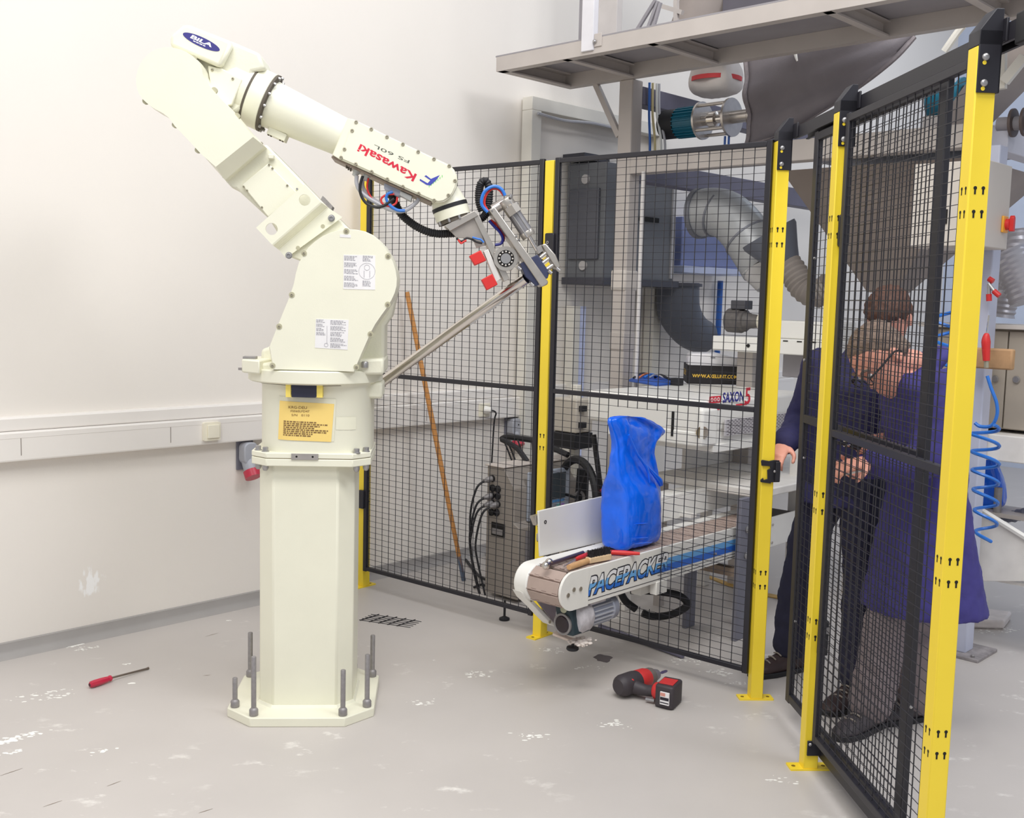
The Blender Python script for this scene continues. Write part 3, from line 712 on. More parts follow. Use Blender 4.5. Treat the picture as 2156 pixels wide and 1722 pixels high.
k2 = [(0.374,2.071),(0.245,2.124)]
stick('lettering', 'FS 60L', mat('grey_lettering', (88, 92, 84), .5), k2, .0115, gpl, -.0878)
ft = [(0.484,2.022),(0.452,2.007),(0.434,2.02),(0.428,2.016),(0.45,2.002),(0.44,1.991),(0.412,2.006),(0.411,2),(0.436,1.985),(0.45,1.983),(0.471,2.002)]
MB().prism(ft, 'y', -.087, -.0882).build('bird_emblem', mat('emblem_blue', (66, 74, 176), .5), gpl, smooth=0)
q = MB()
for k in range(7):
    a, b = [(0.446,1.977),(0.493,2.014),(0.453,1.985)][0], [(0.446,1.977),(0.493,2.014),(0.453,1.985)][1]
    t = k / 6; x = a[0] + (b[0] - a[0]) * t; z = a[1] + (b[1] - a[1]) * t
    q.box(x - .0012, x + .0012, -.0882, -.087, z, z + .008)
q.build('emblem_hatch', mat('emblem_green', (120, 214, 120), .5), gpl, smooth=0)
bt = MB().prism([(0.09,2.081),(0.117,2.068),(0.287,1.995),(0.455,1.926),(0.453,1.921),(0.284,1.988),(0.114,2.062),(0.088,2.074)], 'y', -.07, .07).build('under_plate', mat('brownish_steel', (140, 124, 110), .45, metal=.3), rob)
for p in [(0.142,2.051),(0.149,2.045),(0.157,2.041)]: MB().cyl((p[0], -.05, p[1]), (p[0], -.05, p[1] - .012), .0035, n=8).build('screw', CS, bt)
# cable glands, valve box and cables under the forearm
LG = mat('light_grey_plastic', (206, 208, 206), .45)
pass
G1, G2 = Vector((0.177,-0.03,2.032)), Vector((0.215,-0.03,2.017))
for g_ in (G1, G2):
    MB().lathe(g_ + FZ * .008, -FZ, [(.014, 0), (.014, .014), (.011, .018), (.011, .026), (.007, .028)], 12).build('cable_gland', LG, bt)
vb = MB().prism([(0.279,1.997),(0.349,1.964),(0.344,1.95),(0.328,1.944),(0.279,1.97)], 'y', -.045, .04).build('valve_block', mat('pale_blue_grey', (188, 196, 212), .5), bt, bevel=.003)
MB().prism([(0.339,1.965),(0.384,1.947),(0.38,1.927),(0.337,1.948)], 'y', -.055, .01).build('valve_coil', LG, bt, bevel=.003)
def cab(name, pts, r, m, parent, y=-.04, ribs=None, n=8):
    return MB().tube([(p[0], y if not isinstance(y, list) else y[i], p[1]) for i, p in enumerate(pts)], r, n=n, ribs=ribs).build(name, m, parent)
cab('grey_cable', [(0.179,2.014),(0.179,1.986),(0.192,1.959),(0.217,1.938),(0.251,1.919),(0.29,1.901),(0.335,1.889),(0.368,1.898),(0.402,1.927),(0.408,1.944)], .0075, GREYCABLE, bt, -.05)
cab('grey_cable', [(0.201,2.011),(0.2,1.978),(0.221,1.945),(0.261,1.919),(0.295,1.897),(0.345,1.893),(0.39,1.917)], .007, GREYCABLE, bt, -.03)
cab('black_cable', [(0.202,2.013),(0.193,1.98),(0.195,1.947),(0.215,1.915),(0.249,1.902),(0.279,1.907),(0.318,1.934)], .0055, RUBBER, bt, -.06)
cab('red_hose', [(0.222,2.007),(0.217,1.977),(0.225,1.949),(0.251,1.917),(0.279,1.91)], .0035, RED, bt, -.045)
cab('red_hose', [(0.318,1.951),(0.29,1.948),(0.27,1.933),(0.276,1.914),(0.301,1.907),(0.324,1.918),(0.329,1.941)], .004, RED, bt, -.055)
cab('blue_hose', [(0.312,1.959),(0.293,1.95),(0.289,1.931),(0.304,1.909),(0.33,1.893),(0.358,1.892)], .0055, BLUETUBE, bt, -.058)
ch = cab('corrugated_hose', [(0.298,1.962),(0.319,1.923),(0.339,1.887),(0.368,1.86),(0.402,1.838),(0.442,1.821),(0.482,1.814),(0.525,1.816),(0.562,1.82)], .0165, RUBBER, bt, 0.0, ribs=(.008, .003), n=12)
cab('corrugated_hose', [(0.562,1.848),(0.619,1.867),(0.653,1.885),(0.667,1.913),(0.672,1.953),(0.671,1.996),(0.659,2.018),(0.642,2.012),(0.634,1.981),(0.635,1.941),(0.647,1.907)], .0165, RUBBER, bt, .04, ribs=(.008, .003), n=12)

# wrist
W0, W1 = Vector((0.501,-0,1.979)), Vector((0.543,-0,1.861))
WX = (W1 - W0).normalized(); LW = (W1 - W0).length
MB().lathe(W0, WX, [(.05, 0), (.060, LW * .25), (.066, LW * .48)], 32).build('wrist_neck', CREAM, rob)
MB().lathe(W0 + WX * LW * .48, WX, [(.068, 0), (.068, LW * .12)], 32).build('wrist_band', RUBBER, rob)
MB().lathe(W0 + WX * LW * .60, WX, [(.067, 0), (.067, LW * .28)], 32).build('wrist_ring', CREAM, rob)
wf = MB().lathe(W0 + WX * LW * .88, WX, [(.062, 0), (.062, LW * .12)], 32).build('tool_flange', CS, rob)
WN_ = Vector((-WX.z, 0, WX.x))
for s_ in (-.055, -.02, .02, .055):
    p = W0 + WX * LW * .88 + WN_ * s_ + Vector((0, -math.sqrt(max(.0001, .064 ** 2 - s_ * s_)), 0))
    MB().lathe(p, WX, [(.005, 0), (.005, .014), (.003, .016)], 8).build('ring_bolt', ZINC, wf)

# gripper
gr = thing('bag_gripper', 'steel gripper tool with long bright tube hanging on the robot wrist', 'gripper', (-.775, 4.035, 0), 4.0)
ALU = mat('machined_aluminium', (190, 184, 176), .35, metal=.75, var=.06, scale=25)
ALU2 = mat('milled_plate', (176, 168, 160), .42, metal=.6, var=.08, scale=25)
def gprism(name, pts, y0, y1, m, parent=None, bevel=.0015, **k): return MB().prism(pts, 'y', y0, y1).build(name, m, parent or gr, bevel=bevel, **k)
gprism('mount_plate', [(0.504,1.841),(0.616,1.9),(0.628,1.881),(0.526,1.822)], -.06, .06, ALU)
gus = gprism('gusset', [(0.526,1.823),(0.619,1.88),(0.64,1.831),(0.659,1.773),(0.625,1.764),(0.61,1.797),(0.55,1.799)], -.045, -.035, ALU2)
MB().prism([(0.527,1.828),(0.622,1.886),(0.644,1.837),(0.662,1.777),(0.628,1.768),(0.612,1.802),(0.552,1.804)], 'y', .035, .045).build('gusset', ALU2, gr)
for p in [(0.58,1.86),(0.555,1.843)]: screw(p, -.045, gus, .004, 'bolt', ZINC)
p1 = gprism('long_plate', [(0.611,1.879),(0.63,1.888),(0.752,1.651),(0.732,1.64)], -.055, .055, ALU)
gprism('pad_bar', [(0.652,1.751),(0.669,1.76),(0.718,1.65),(0.701,1.637)], -.062, .03, mat('white_bar', (222, 218, 214), .4, metal=.2))
for poly in ([(0.598,1.732),(0.641,1.755),(0.663,1.717),(0.62,1.697)], [(0.645,1.645),(0.686,1.669),(0.708,1.629),(0.667,1.606)]):
    gprism('red_pad', poly, -.065, .0, RED, bevel=.003)
bc0 = (0.735,-0.07,1.726)
lug = MB().cyl((bc0[0], -.03, bc0[2]), (bc0[0], -.068, bc0[2]), .0455, n=32).build('bearing_plate', ALU, gr)
gprism('bearing_arm', [(0.69,1.748),(0.784,1.748),(0.79,1.72),(0.757,1.682),(0.711,1.687)], -.03, -.064, ALU2)
MB().ring((bc0[0], -.068, bc0[2]), (bc0[0], -.0695, bc0[2]), .0315, .019, 32).build('bearing_race', DARK, lug)
MB().cyl((bc0[0], -.066, bc0[2]), (bc0[0], -.072, bc0[2]), .019, n=24).build('bearing_hub', CHROME, lug)
for i in range(12):
    t = 2 * math.pi * i / 12
    MB().ball((bc0[0] + .0255 * math.cos(t), -.069, bc0[2] + .0255 * math.sin(t)), .0042, 8).build('bearing_ball', STEEL, lug)
p2 = gprism('front_plate', [(0.666,1.903),(0.688,1.915),(0.895,1.644),(0.892,1.633),(0.87,1.623)], -.085, .05, ALU, bevel=.004)
for p in [(0.771,1.808),(0.78,1.796),(0.679,1.899)]: screw(p, -.085, p2, .004, 'bolt', ZINC)
# air cylinder
C0, C1 = Vector((0.74,-0.03,1.93)), Vector((0.819,-0.03,1.819))
CX = (C1 - C0).normalized(); CL = (C1 - C0).length
GREYAL = mat('anodised_grey', (150, 148, 152), .4, metal=.6)
ac = MB().cyl(C0 + CX * .035, C1 - CX * .012, .0255, n=24).build('cylinder_body', GREYAL, gr)
for t in (-.02, CL - .014): MB().lathe(C0 + CX * t, CX, [(.027, 0), (.028, .003), (.028, .030 if t < 0 else .02), (.026, .034 if t < 0 else .023)], 24).build('end_cap', ALU, ac)
MB().cyl(C0 + CX * .012 + Vector((0, -.02, 0)), C0 + CX * .045 + Vector((0, -.02, 0)), .03, n=6).build('end_cap', ALU, ac)
for s_ in (-.02, .02): MB().cyl(C0 + FZ * s_ * .6 + Vector((0, -.024, 0)), C1 + FZ * s_ * .6 + Vector((0, -.024, 0)), .0035, n=8).build('tie_rod', ZINC, ac)
MB().cyl(C1, Vector((0.855,-0.03,1.761)), .008, n=12).build('piston_rod', CHROME, ac)
MB().cyl((0.685,-0.02,1.907), (0.733,-0.02,1.939), .0205, n=20).build('pivot_tube', STEEL, gr)
pass
for zc in ((0.75,-0.055,1.958), (0.771,-0.055,1.929)): MB().cyl(Vector(zc) - FZ * .008, Vector(zc) + FZ * .006, .0065, n=8).build('air_fitting', ZINC, ac)
# clamp blocks, clevis and scraper tube
for poly in ([(0.789,1.708),(0.807,1.719),(0.818,1.71),(0.875,1.637),(0.849,1.626),(0.834,1.642),(0.811,1.661)], [(0.829,1.731),(0.853,1.744),(0.9,1.68),(0.894,1.657),(0.886,1.654)]):
    gprism('clamp_block', poly, -.07, .05, NAVYBLOCK, bevel=.002)
gprism('end_disc', [(0.869,1.781),(0.883,1.787),(0.921,1.746),(0.943,1.701),(0.928,1.692),(0.905,1.723)], -.065, .04, ALU, bevel=.004)
for a, b in ([(0.866,1.733),(0.897,1.759)], [(0.876,1.713),(0.91,1.74)], [(0.893,1.691),(0.93,1.718)]):
    MB().cyl((a[0], -.045, a[1]), (b[0], -.045, b[1]), .009, n=12).build('standoff', CHROME, gr)
MB().prism([(0.851,1.773),(0.868,1.782),(0.877,1.76),(0.86,1.748)], 'y', -.045, -.01).build('rod_clevis', STEEL, gr)
for p in [(0.784,1.692),(0.833,1.633),(0.9,1.681),(0.929,1.692)]: MB().cyl((p[0] - .004, -.07, p[1] + .004), (p[0] + .008, -.07, p[1] - .006), .007, n=10).build('bolt', ZINC, gr)
T0_ = Vector((0.816,-0.02,1.654)); T1_ = Vector((0.225,0.31,1.198))
tb_ = MB().cyl(T0_, T1_, .0205, n=28).build('long_tube', CHROME, gr)
TX = (T1_ - T0_).normalized(); TN = Vector((TX.z, 0, -TX.x)).normalized()
if TN.z > 0: TN = -TN
q = MB()
for i in range(22):
    p = T0_ + TX * (.03 + .035 * i)
    if .03 + .035 * i > (T1_ - T0_).length - .02: break
    q.cyl(p + TN * .018, p + TN * .0245, .004, n=6)
tag(q.build('stud_row', STEEL, tb_), kind='stuff')
gprism('tube_guard', [(T0_.x + TN.x * .02 + TX.x * .02, T0_.z + TN.z * .02 + TX.z * .02), (T0_.x + TN.x * .012 + TX.x * .02, T0_.z + TN.z * .012 + TX.z * .02), (T0_.x + TN.x * .012 + TX.x * .3, T0_.z + TN.z * .012 + TX.z * .3), (T0_.x + TN.x * .017 + TX.x * .3, T0_.z + TN.z * .017 + TX.z * .3)], -.02, .01, STEEL, bevel=0)
# pneumatic hoses
cab('blue_hose', [(0.727,1.958),(0.715,1.979),(0.695,1.99),(0.673,1.987),(0.651,1.97),(0.641,1.944),(0.643,1.919),(0.664,1.895)], .006, BLUETUBE, gr, -.06)
cab('red_hose', [(0.722,1.96),(0.707,1.978),(0.687,1.984),(0.668,1.974),(0.654,1.951),(0.652,1.923),(0.667,1.899)], .0045, RED, gr, -.05)
cab('blue_hose', [(0.671,1.867),(0.692,1.845),(0.712,1.826),(0.724,1.803),(0.719,1.784),(0.696,1.777)], .0055, mat('navy_hose', (40, 44, 140), .4), gr, -.03)
cab('red_hose', [(0.677,1.87),(0.704,1.849),(0.724,1.821),(0.728,1.796),(0.711,1.781)], .0045, RED, gr, -.02)
wl = cab('loose_wire', [(0.55,1.797),(0.564,1.786),(0.578,1.789),(0.589,1.798),(0.609,1.793),(0.624,1.785),(0.646,1.78)], .004, RUBBER, gr, -.06)
cab('loose_wire', [(0.556,1.791),(0.567,1.778),(0.576,1.783),(0.587,1.789)], .0035, RED, gr, -.065)
cab('loose_wire', [(0.609,1.801),(0.629,1.796),(0.64,1.794),(0.652,1.783)], .0035, BLUETUBE, gr, -.065)

# ---------------------------------------------------------------- conveyor
CON_O, CON_RZ = (.645, 4.465, 0), 48.0
conv = thing('belt_conveyor', 'white belt conveyor with blue lettering poking through the mesh fence', 'conveyor', CON_O, CON_RZ)
BELT = mat('brown_belt_plastic', (176, 156, 146), .55, var=.06, scale=14)
CONW = mat('conveyor_white', (236, 234, 228), .4, var=.03, scale=9)
def stad(x0, x1, zc, r, n=14):
    """stadium with a round left end, square right end"""
    pts = [(x1, zc - r), (x1, zc + r)]
    for i in range(n + 1):
        t = math.pi / 2 + math.pi * i / n
        pts.append((x0 + r * math.cos(t), zc + r * math.sin(t)))
    return pts
ZC, RC = .462, .0745
sp = MB().prism(stad(-.588, 1.30, ZC, RC), 'y', 0, .012).build('side_panel', CONW, conv, bevel=.002)
MB().prism(stad(-.588, 1.30, ZC, RC), 'y', .186, .235).build('side_panel', CONW, conv, bevel=.004)
MB().prism(stad(-.590, -.47, ZC, RC + .001), 'y', .172, .240).build('end_cover', CONW, conv, bevel=.006)
ep = MB().prism(stad(-.590, -.492, ZC - .001, RC + .002), 'y', -.003, 0).build('end_plate', CONW, sp, bevel=.001)
for x, z in ((-.622, .452), (-.587, .468), (-.545, .463)):
    MB().cyl((x, -.003, z), (x, -.007, z), .009, n=12).build('bolt', STEEL, ep)
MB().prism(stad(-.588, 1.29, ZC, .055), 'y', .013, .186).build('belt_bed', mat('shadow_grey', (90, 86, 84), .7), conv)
# belt slats round the end and along the top
pit = .0508
def slat(cx, cz, ax, az, m=None):
    T = Matrix(((ax, 0, -az, cx), (0, 1, 0, 0), (az, 0, ax, cz), (0, 0, 0, 1)))
    mb = MB(T)
    return mb
SL = MB().box(-.0251, .0251, .016, .171, -.005, .005)
s0 = SL.build('belt_slat', BELT, conv, bevel=.0015, seg=1)
HN = mat('hinge_shadow', (128, 106, 98), .8)
hm = MB()
for k in range(6):
    hm.box(-.0252 if k % 2 else -.019, -.0235 if k % 2 else -.0175, .02 + k * .026, .044 + k * .026, .0046, .0056)
h0 = hm.build('hinge_line', HN, s0, smooth=0); tag(h0, kind='stuff')
def place(o, cx, cz, ang): o.location = (cx, 0, cz); o.rotation_euler = (0, ang, 0)
slots_ = []
for i in range(31): slots_.append((-.56 + pit * i, ZC + .0695, 0.0))
rr_ = .0665
for i in range(1, 6):
    t = math.pi / 2 + (pit * i - .01) / rr_
    slots_.append((-.588 + rr_ * math.cos(t), ZC + rr_ * math.sin(t), -(t - math.pi / 2)))
for i, (x, z, a) in enumerate(slots_):
    if i == 0: place(s0, x, z, a)
    else:
        c = copy_tree(s0, conv); place(c, x, z, a)
# printed lettering in three blues with a dark outline
def con_v(p): return Vector((p[0], 0, p[1]))
la_, lb_, lt_ = [Vector((p[0], 0, p[1])) for p in [(-0.496,0.421),(0.064,0.434),(-0.47,0.505)]]
lx = (lb_ - la_)
lh = .076
lettering('lettering_outline', 'PACEPACKER', INK, sp, (la_.x - .0032, -.0006, la_.z - .0048), lx, (0, 0, 1), lx.length + .0064, lh + .0096, .0002, bold=.075, shear=.32)
def band_mat():
    m = bpy.data.materials.new('three_blue_print'); m.use_nodes = True
    nt = m.node_tree; N = nt.nodes; L = nt.links; b = N['Principled BSDF']; b.inputs['Roughness'].default_value = .4
    tc = N.new('ShaderNodeTexCoord'); sx = N.new('ShaderNodeSeparateXYZ'); L.new(tc.outputs['Object'], sx.inputs[0])
    wv = N.new('ShaderNodeMath'); wv.operation = 'SINE'
    m1 = N.new('ShaderNodeMath'); m1.operation = 'MULTIPLY'; m1.inputs[1].default_value = 38; L.new(sx.outputs['X'], m1.inputs[0]); L.new(m1.outputs[0], wv.inputs[0])
    m2 = N.new('ShaderNodeMath'); m2.operation = 'MULTIPLY'; m2.inputs[1].default_value = .0022; L.new(wv.outputs[0], m2.inputs[0])
    ad = N.new('ShaderNodeMath'); L.new(sx.outputs['Z'], ad.inputs[0]); L.new(m2.outputs[0], ad.inputs[1])
    mr = N.new('ShaderNodeMapRange'); mr.inputs['From Min'].default_value = .41; mr.inputs['From Max'].default_value = .51; L.new(ad.outputs[0], mr.inputs['Value'])
    r = N.new('ShaderNodeValToRGB'); r.color_ramp.interpolation = 'CONSTANT'
    e = r.color_ramp.elements; e[0].position = 0; e[0].color = srgb((44, 112, 206)) + (1,); e[1].position = .36; e[1].color = srgb((112, 176, 232)) + (1,)
    n = e.new(.62); n.color = srgb((238, 238, 240)) + (1,)
    L.new(mr.outputs['Result'], r.inputs[0]); L.new(r.outputs[0], b.inputs['Base Color'])
    return m
BAND = band_mat()
lettering('lettering', 'PACEPACKER', BAND, sp, (la_.x, -.0012, la_.z), lx, (0, 0, 1), lx.length, lh, .0002, bold=.026, shear=.32)
LB = mat('stripe_light_blue', (104, 170, 228), .4); DB = mat('stripe_blue', (38, 104, 204), .4)
q1 = MB().prism([(.015, .458), (.026, .484), (.86, .480), (.86, .452)], 'y', -.0008, .001).build('light_stripe', LB, sp, smooth=0)
q1 = MB().prism([(.002, .428), (.015, .458), (.86, .452), (.86, .424)], 'y', -.0008, .001).build('dark_stripe', DB, sp, smooth=0)
for a in ([(-.49, .404), (.90, .396), (.90, .3985), (-.49, .4065)], [(.02, .502), (.90, .496), (.90, .498), (.02, .5045)], [(-.01, .418), (.90, .408), (.90, .410), (-.01, .420)]):
    MB().prism(a, 'y', -.0008, .001).build('print_line', INK, sp, smooth=0)
for x, z in ((.93, .50), (.93, .41), (.98, .50), (.98, .41), (.45, .44)):
    MB().cyl((x, -.001, z), (x, -.006, z), .006, n=10).build('bolt', STEEL, sp)
# drive bracket, gearbox and motor under the near end
BRK = mat('bracket_shaded', (168, 158, 168), .5, var=.06)  # purplish grey puts the side plate's shadow into its colour
MB().prism([(-0.562,0.382),(-0.431,0.331),(-0.33,0.3),(-0.331,0.24),(-0.418,0.233)], 'y', .206, .216).build('bracket_plate', BRK, conv)
MB().prism([(-0.676,0.439),(-0.636,0.418),(-0.591,0.38),(-0.54,0.337),(-0.436,0.241),(-0.483,0.262),(-0.539,0.31),(-0.594,0.359),(-0.647,0.402)], 'y', .19, .238).build('bracket_strip', CONW, conv, bevel=.004)
for p in [(-0.611,0.389),(-0.492,0.276)]: MB().cyl((p[0], .188, p[1]), (p[0], .192, p[1]), .007, n=10).build('bolt', SCREW, conv)
GG = mat('dark_green_casting', (40, 58, 66), .5, var=.15, scale=30)
gbx = MB().prism([(0.12,0.373),(0.04,0.384),(0.026,0.329),(0.02,0.266),(0.085,0.262),(0.107,0.284),(0.112,0.337)], 'x', -.55, -.44).build('gearbox', GG, conv, bevel=.008)
hb = (-0.55,0.072,0.307)
MB().lathe(hb, (-1, 0, 0), [(.043, 0), (.043, .008), (.038, .010), (.036, .008)], 24).build('hub_ring', GALV, gbx)
MB().lathe((hb[0] - .006, hb[1], hb[2]), (-1, 0, 0), [(.036, 0), (.031, .006), (.014, .008)], 24).build('hub_cap', mat('oily_black', (46, 34, 42), .25), gbx)
hc = (-0.55,0.071,0.367)
MB().lathe(hc, (-1, 0, 0), [(.016, 0), (.016, .004), (.012, .005)], 16).build('shaft_end', mat('greenish_steel', (178, 180, 158), .4, metal=.4), gbx)
DUSTY = mat('dusty_grey_casting', (196, 192, 196), .65, var=.16, scale=40, bump=.4, bscale=70)
mh = (-0.473,0.03,0.317)
mot = MB().lathe((mh[0] - .05, .075, mh[2] + .004), (1, 0, 0), [(.05, 0), (.068, .01), (.074, .03), (.072, .085), (.062, .10)], 28).build('gear_housing', DUSTY, conv)
MB().lathe((mh[0] - .055, .07, mh[2] + .006), (-1, 0, 0), [(.034, -.02), (.034, .0), (.022, .006), (.02, .002), (.012, .004)], 20).build('bearing_cover', DUSTY, mot)
m2 = MB().lathe((mh[0] + .04, .075, mh[2] + .004), (1, 0, 0), [(.056, 0), (.050, .012), (.050, .15), (.056, .155), (.056, .185), (.048, .195)], 28).build('motor_body', mat('motor_silver', (176, 180, 194), .4, metal=.4), mot)
FIN = mat('motor_fin', (206, 208, 216), .4, metal=.3)
for i in range(20):
    t = 2 * math.pi * i / 20
    T = Matrix.Translation((mh[0] + .055, .075, mh[2] + .004)) @ Matrix.Rotation(t, 4, 'X')
    MB(T).box(0, .13, -.0022, .0022, .048, .060).build('cooling_fin', FIN, mot, smooth=0)
MB().box(mh[0] + .03, mh[0] + .13, .02, .06, mh[2] + .052, mh[2] + .075).build('terminal_box', DUSTY, mot, bevel=.004)
dp = MB().prism([(-0.453,0.206),(-0.407,0.223),(-0.435,0.13),(-0.434,0.093),(-0.455,0.079),(-0.467,0.09),(-0.459,0.152)], 'z', .206, .216).build('dusty_foot_plate', mat('dusty_rust_plate', (226, 208, 196), .8, var=.12, scale=40), conv, bevel=.002)
MB().lathe((-.47, .085, .206), (0, 0, -1), [(.006, 0), (.006, .012), (.024, .014), (.026, .022), (.022, .027)], 18).build('levelling_foot', RUBBER, conv)
rub = MB()
for k in range(90):
    x, y = random.uniform(-.50, -.41), random.uniform(.01, .09)
    rub.ball((x, y, .219 + random.uniform(-.004, .006)), random.uniform(.003, .010), 8, (1.2, 1, .6))
tag(rub.build('plaster_residue', mat('plaster_crust', (226, 216, 208), .9, var=.12, scale=50), conv), kind='stuff')
# rear legs behind the fence
LEGG = mat('leg_grey', (122, 122, 134), .5, var=.05)
for y, zt_ in ((-.028, .68), (.245, .40)):
    MB().box(.60, .68, y - .012, y + .012, .0, zt_).build('leg', LEGG, conv, bevel=.003)
MB().box(.62, .66, -.03, .245, .30, .34).build('leg_brace', mat('rusty_brace', (150, 132, 118), .7, var=.2, scale=30), conv)
for z in (.53, .405): MB().lathe((.66, -.04, z), (0, -1, 0), [(.016, 0), (.018, .006), (.008, .01), (.008, .03)], 12).build('clamp_knob', ZINC, conv)
MB().box(-.06, .02, .05, .10, .33, .39).build('under_bracket', CONW, conv, bevel=.002)
MB().box(-.02, .06, -.004, .03, .335, .392).build('under_bracket', CONW, conv, bevel=.002)
# guide board and rail at the far side
gbd = thing('guide_board', 'white plastic guide board standing along the far conveyor edge', 'board', CON_O, CON_RZ)
bp = [(-0.52,0.729),(-0.501,0.537),(-0.043,0.533),(-0.055,0.738)]
MB().prism(bp, 'y', .243, .252).build('board', mat('white_polythene', (226, 224, 218), .35, var=.02), gbd, bevel=.003)
p = (-0.475,0.678)
MB().ring((p[0], .243, p[1]), (p[0], .241, p[1]), .0075, .0045, 14).build('bolt_ring', DARK, gbd)
p = [(-0.537,0.707),(-0.497,0.709),(-0.497,0.693),(-0.515,0.666)]
MB().prism(p, 'y', .254, .275).build('rail_end', STEEL, gbd)
MB().box(bp[0][0] + .02, .30, .253, .268, .60, .63).build('back_rail', STEEL, gbd, bevel=.002)
for x in (-.35, .2): MB().box(x, x + .025, .2535, .268, .50, .60).build('rail_stay', STEEL, gbd, bevel=.002)
gr2 = thing('guide_rail', 'long white ledge board with black end plug beside the belt behind the mesh', 'rail', CON_O, CON_RZ)
MB().box(.14, 1.45, .262, .276, .55, .655).build('rail_board', CONW, gr2, bevel=.003)
MB().box(.14, 1.45, .262, .36, .655, .672).build('rail_ledge', CONW, gr2, bevel=.003)
MB().box(.05, .139, .260, .282, .612, .655).build('end_plug', RUBBER, gr2, bevel=.004)
MB().box(.55, .60, .20, .262, .56, .575).build('rail_stay', WHITEDUST, gr2)
# loose black air hose under the conveyor
ho = thing('black_hose', 'thick black hose looped on the floor under the conveyor', 'hose', (0, 0, 0))
hp = [(0.518,4.75,0.255),(0.541,4.75,0.219),(0.588,4.75,0.184)]
hp2 = [(0.643,4.95,0.108),(0.694,4.95,0.093),(0.774,4.95,0.102),(0.84,4.95,0.135),(0.855,4.95,0.162),(0.817,4.95,0.196),(0.75,4.95,0.211),(0.649,4.95,0.217),(0.582,4.95,0.217)]
MB().tube(hp, .017, n=10).build('hose', RUBBER, ho)
MB().tube(hp2, [.018] * 9, n=10).build('hose', RUBBER, ho)

# ---------------------------------------------------------------- blue sack on the belt
def sack(name, label, levels, x, rz, ymid, m, cat='bag', seed=3, loc=CON_O):
    """levels: (left x, right x, z, half depth)"""
    o = thing(name, label, cat, loc, rz)
    n = 40; loops = []; rg = random.Random(seed)
    ph = [rg.uniform(0, 6.28) for _ in range(12)]
    for k, (xl, xr, zl, zr, hd) in enumerate(levels):
        cx, hw = (xl + xr) / 2, (xr - xl) / 2; loop = []
        for i in range(n):
            t = 2 * math.pi * i / n; c, s_ = math.cos(t), math.sin(t)
            e = .5
            px = math.copysign(abs(c) ** e, c); py = math.copysign(abs(s_) ** e, s_)
            u = (px + 1) / 2; z = zl + (zr - zl) * u
            f = k / (len(levels) - 1)
            w = .007 * f * math.sin(5 * t + ph[0] + 5 * f) + .004 * math.sin(9 * t + ph[1] + 9 * f) * f + .003 * math.sin(3 * t + 14 * f + ph[2])
            loop.append((cx + px * (hw + w * .3), ymid + py * (hd + w), z + .004 * math.sin(4 * t + ph[3]) * f))
        loops.append(loop)
    b = MB().loft(loops).build('sack_body', m, o, smooth=70)
    sd = b.modifiers.new('sub', 'SUBSURF'); sd.levels = 2; sd.render_levels = 2
    tx = bpy.data.textures.new(name + '_wrinkle', 'CLOUDS'); tx.noise_scale = .05
    d = b.modifiers.new('wrinkle', 'DISPLACE'); d.texture = tx; d.strength = .010; d.mid_level = .5
    return o
BAGM = mat('blue_polythene', (8, 104, 244), .22, var=.05, scale=9, bump=.35, bscale=26, coat=.5)
lv = [(-.24, .10, .541, .541, .05), (-.262, .14, .55, .55, .082), (-.268, .152, .60, .60, .088), (-.27, .15, .67, .655, .09), (-.266, .148, .74, .72, .088), (-.266, .142, .80, .775, .082),
      (-.262, .136, .825, .80, .066), (-.252, .128, .862, .835, .05), (-.240, .108, .905, .875, .040), (-.232, .094, .945, .91, .034), (-.224, .094, .99, .955, .03), (-.236, .128, 1.03, .985, .028),
      (-.252, .168, 1.066, 1.00, .024), (-.256, .190, 1.09, 1.015, .018), (-.24, .12, 1.104, 1.045, .012), (-.16, -.0, 1.102, 1.092, .008)]
lv = [(a + e * .80, b - e * .80, c, d, e) for a, b, c, d, e in lv]
bag = sack('plastic_sack', 'bright blue filled plastic sack standing on the conveyor by the fence', lv, 0, CON_RZ, .112, BAGM)
bag.location = CON_O
# folded flap and creases
MB().tube([(-.17, .062, 1.03), (-.12, .054, .95), (-.06, .040, .88), (-.045, .034, .82)], [.004, .005, .007, .003], n=8).build('fold', BAGM, bag)
MB().tube([(-.05, .050, .89), (-.01, .042, .855), (.03, .036, .82), (.045, .038, .80)], [.004, .008, .013, .010], n=10).build('fold', BAGM, bag)
for z, x0, x1 in ((.66, -.16, -.05), (.60, -.16, -.06), (.575, -.155, -.03)):
    MB().tube([(x0, .022, z), ((x0 + x1) / 2, .022, z - .006), (x1, .023, z - .012)], [.001, .003, .001], n=6).build('crease', BAGM, bag)

# ---------------------------------------------------------------- tools lying on the belt end
ZB = .5372
br = thing('hand_brush', 'wooden hand brush with black bristles lying upside down on the belt', 'brush', CON_O, CON_RZ)
WOOD = mat('brush_wood', (206, 160, 112), .55, var=.1, scale=30)
WOODL = mat('brush_block_wood', (222, 192, 154), .6, var=.08, scale=30)
b0, b1, b2 = [Vector(p) for p in [(-0.592,0.019,0.552),(-0.455,0.035,0.552),(-0.333,0.021,0.552)]]
def flat(a, b, w0, w1, z0, z1, n=1):
    d = (b - a).normalized(); s_ = Vector((-d.y, d.x, 0))
    return [tuple((a + s_ * w0).xy), tuple((b + s_ * w1).xy), tuple((b - s_ * w1).xy), tuple((a - s_ * w0).xy)], z0, z1
MB().tube([b0, b0.lerp(b1, .5), b1], [.011, .013, .012], n=10).build('handle', WOOD, br)
pts, z0, z1 = flat(b1, b2, .014, .016, ZB + .004, ZB + .028)
MB().prism(pts, 'z', z0, z1).build('block', WOODL, br, bevel=.004)
bs = MB()
dd = b2 - b1; sd_ = Vector((-dd.y, dd.x, 0)).normalized()
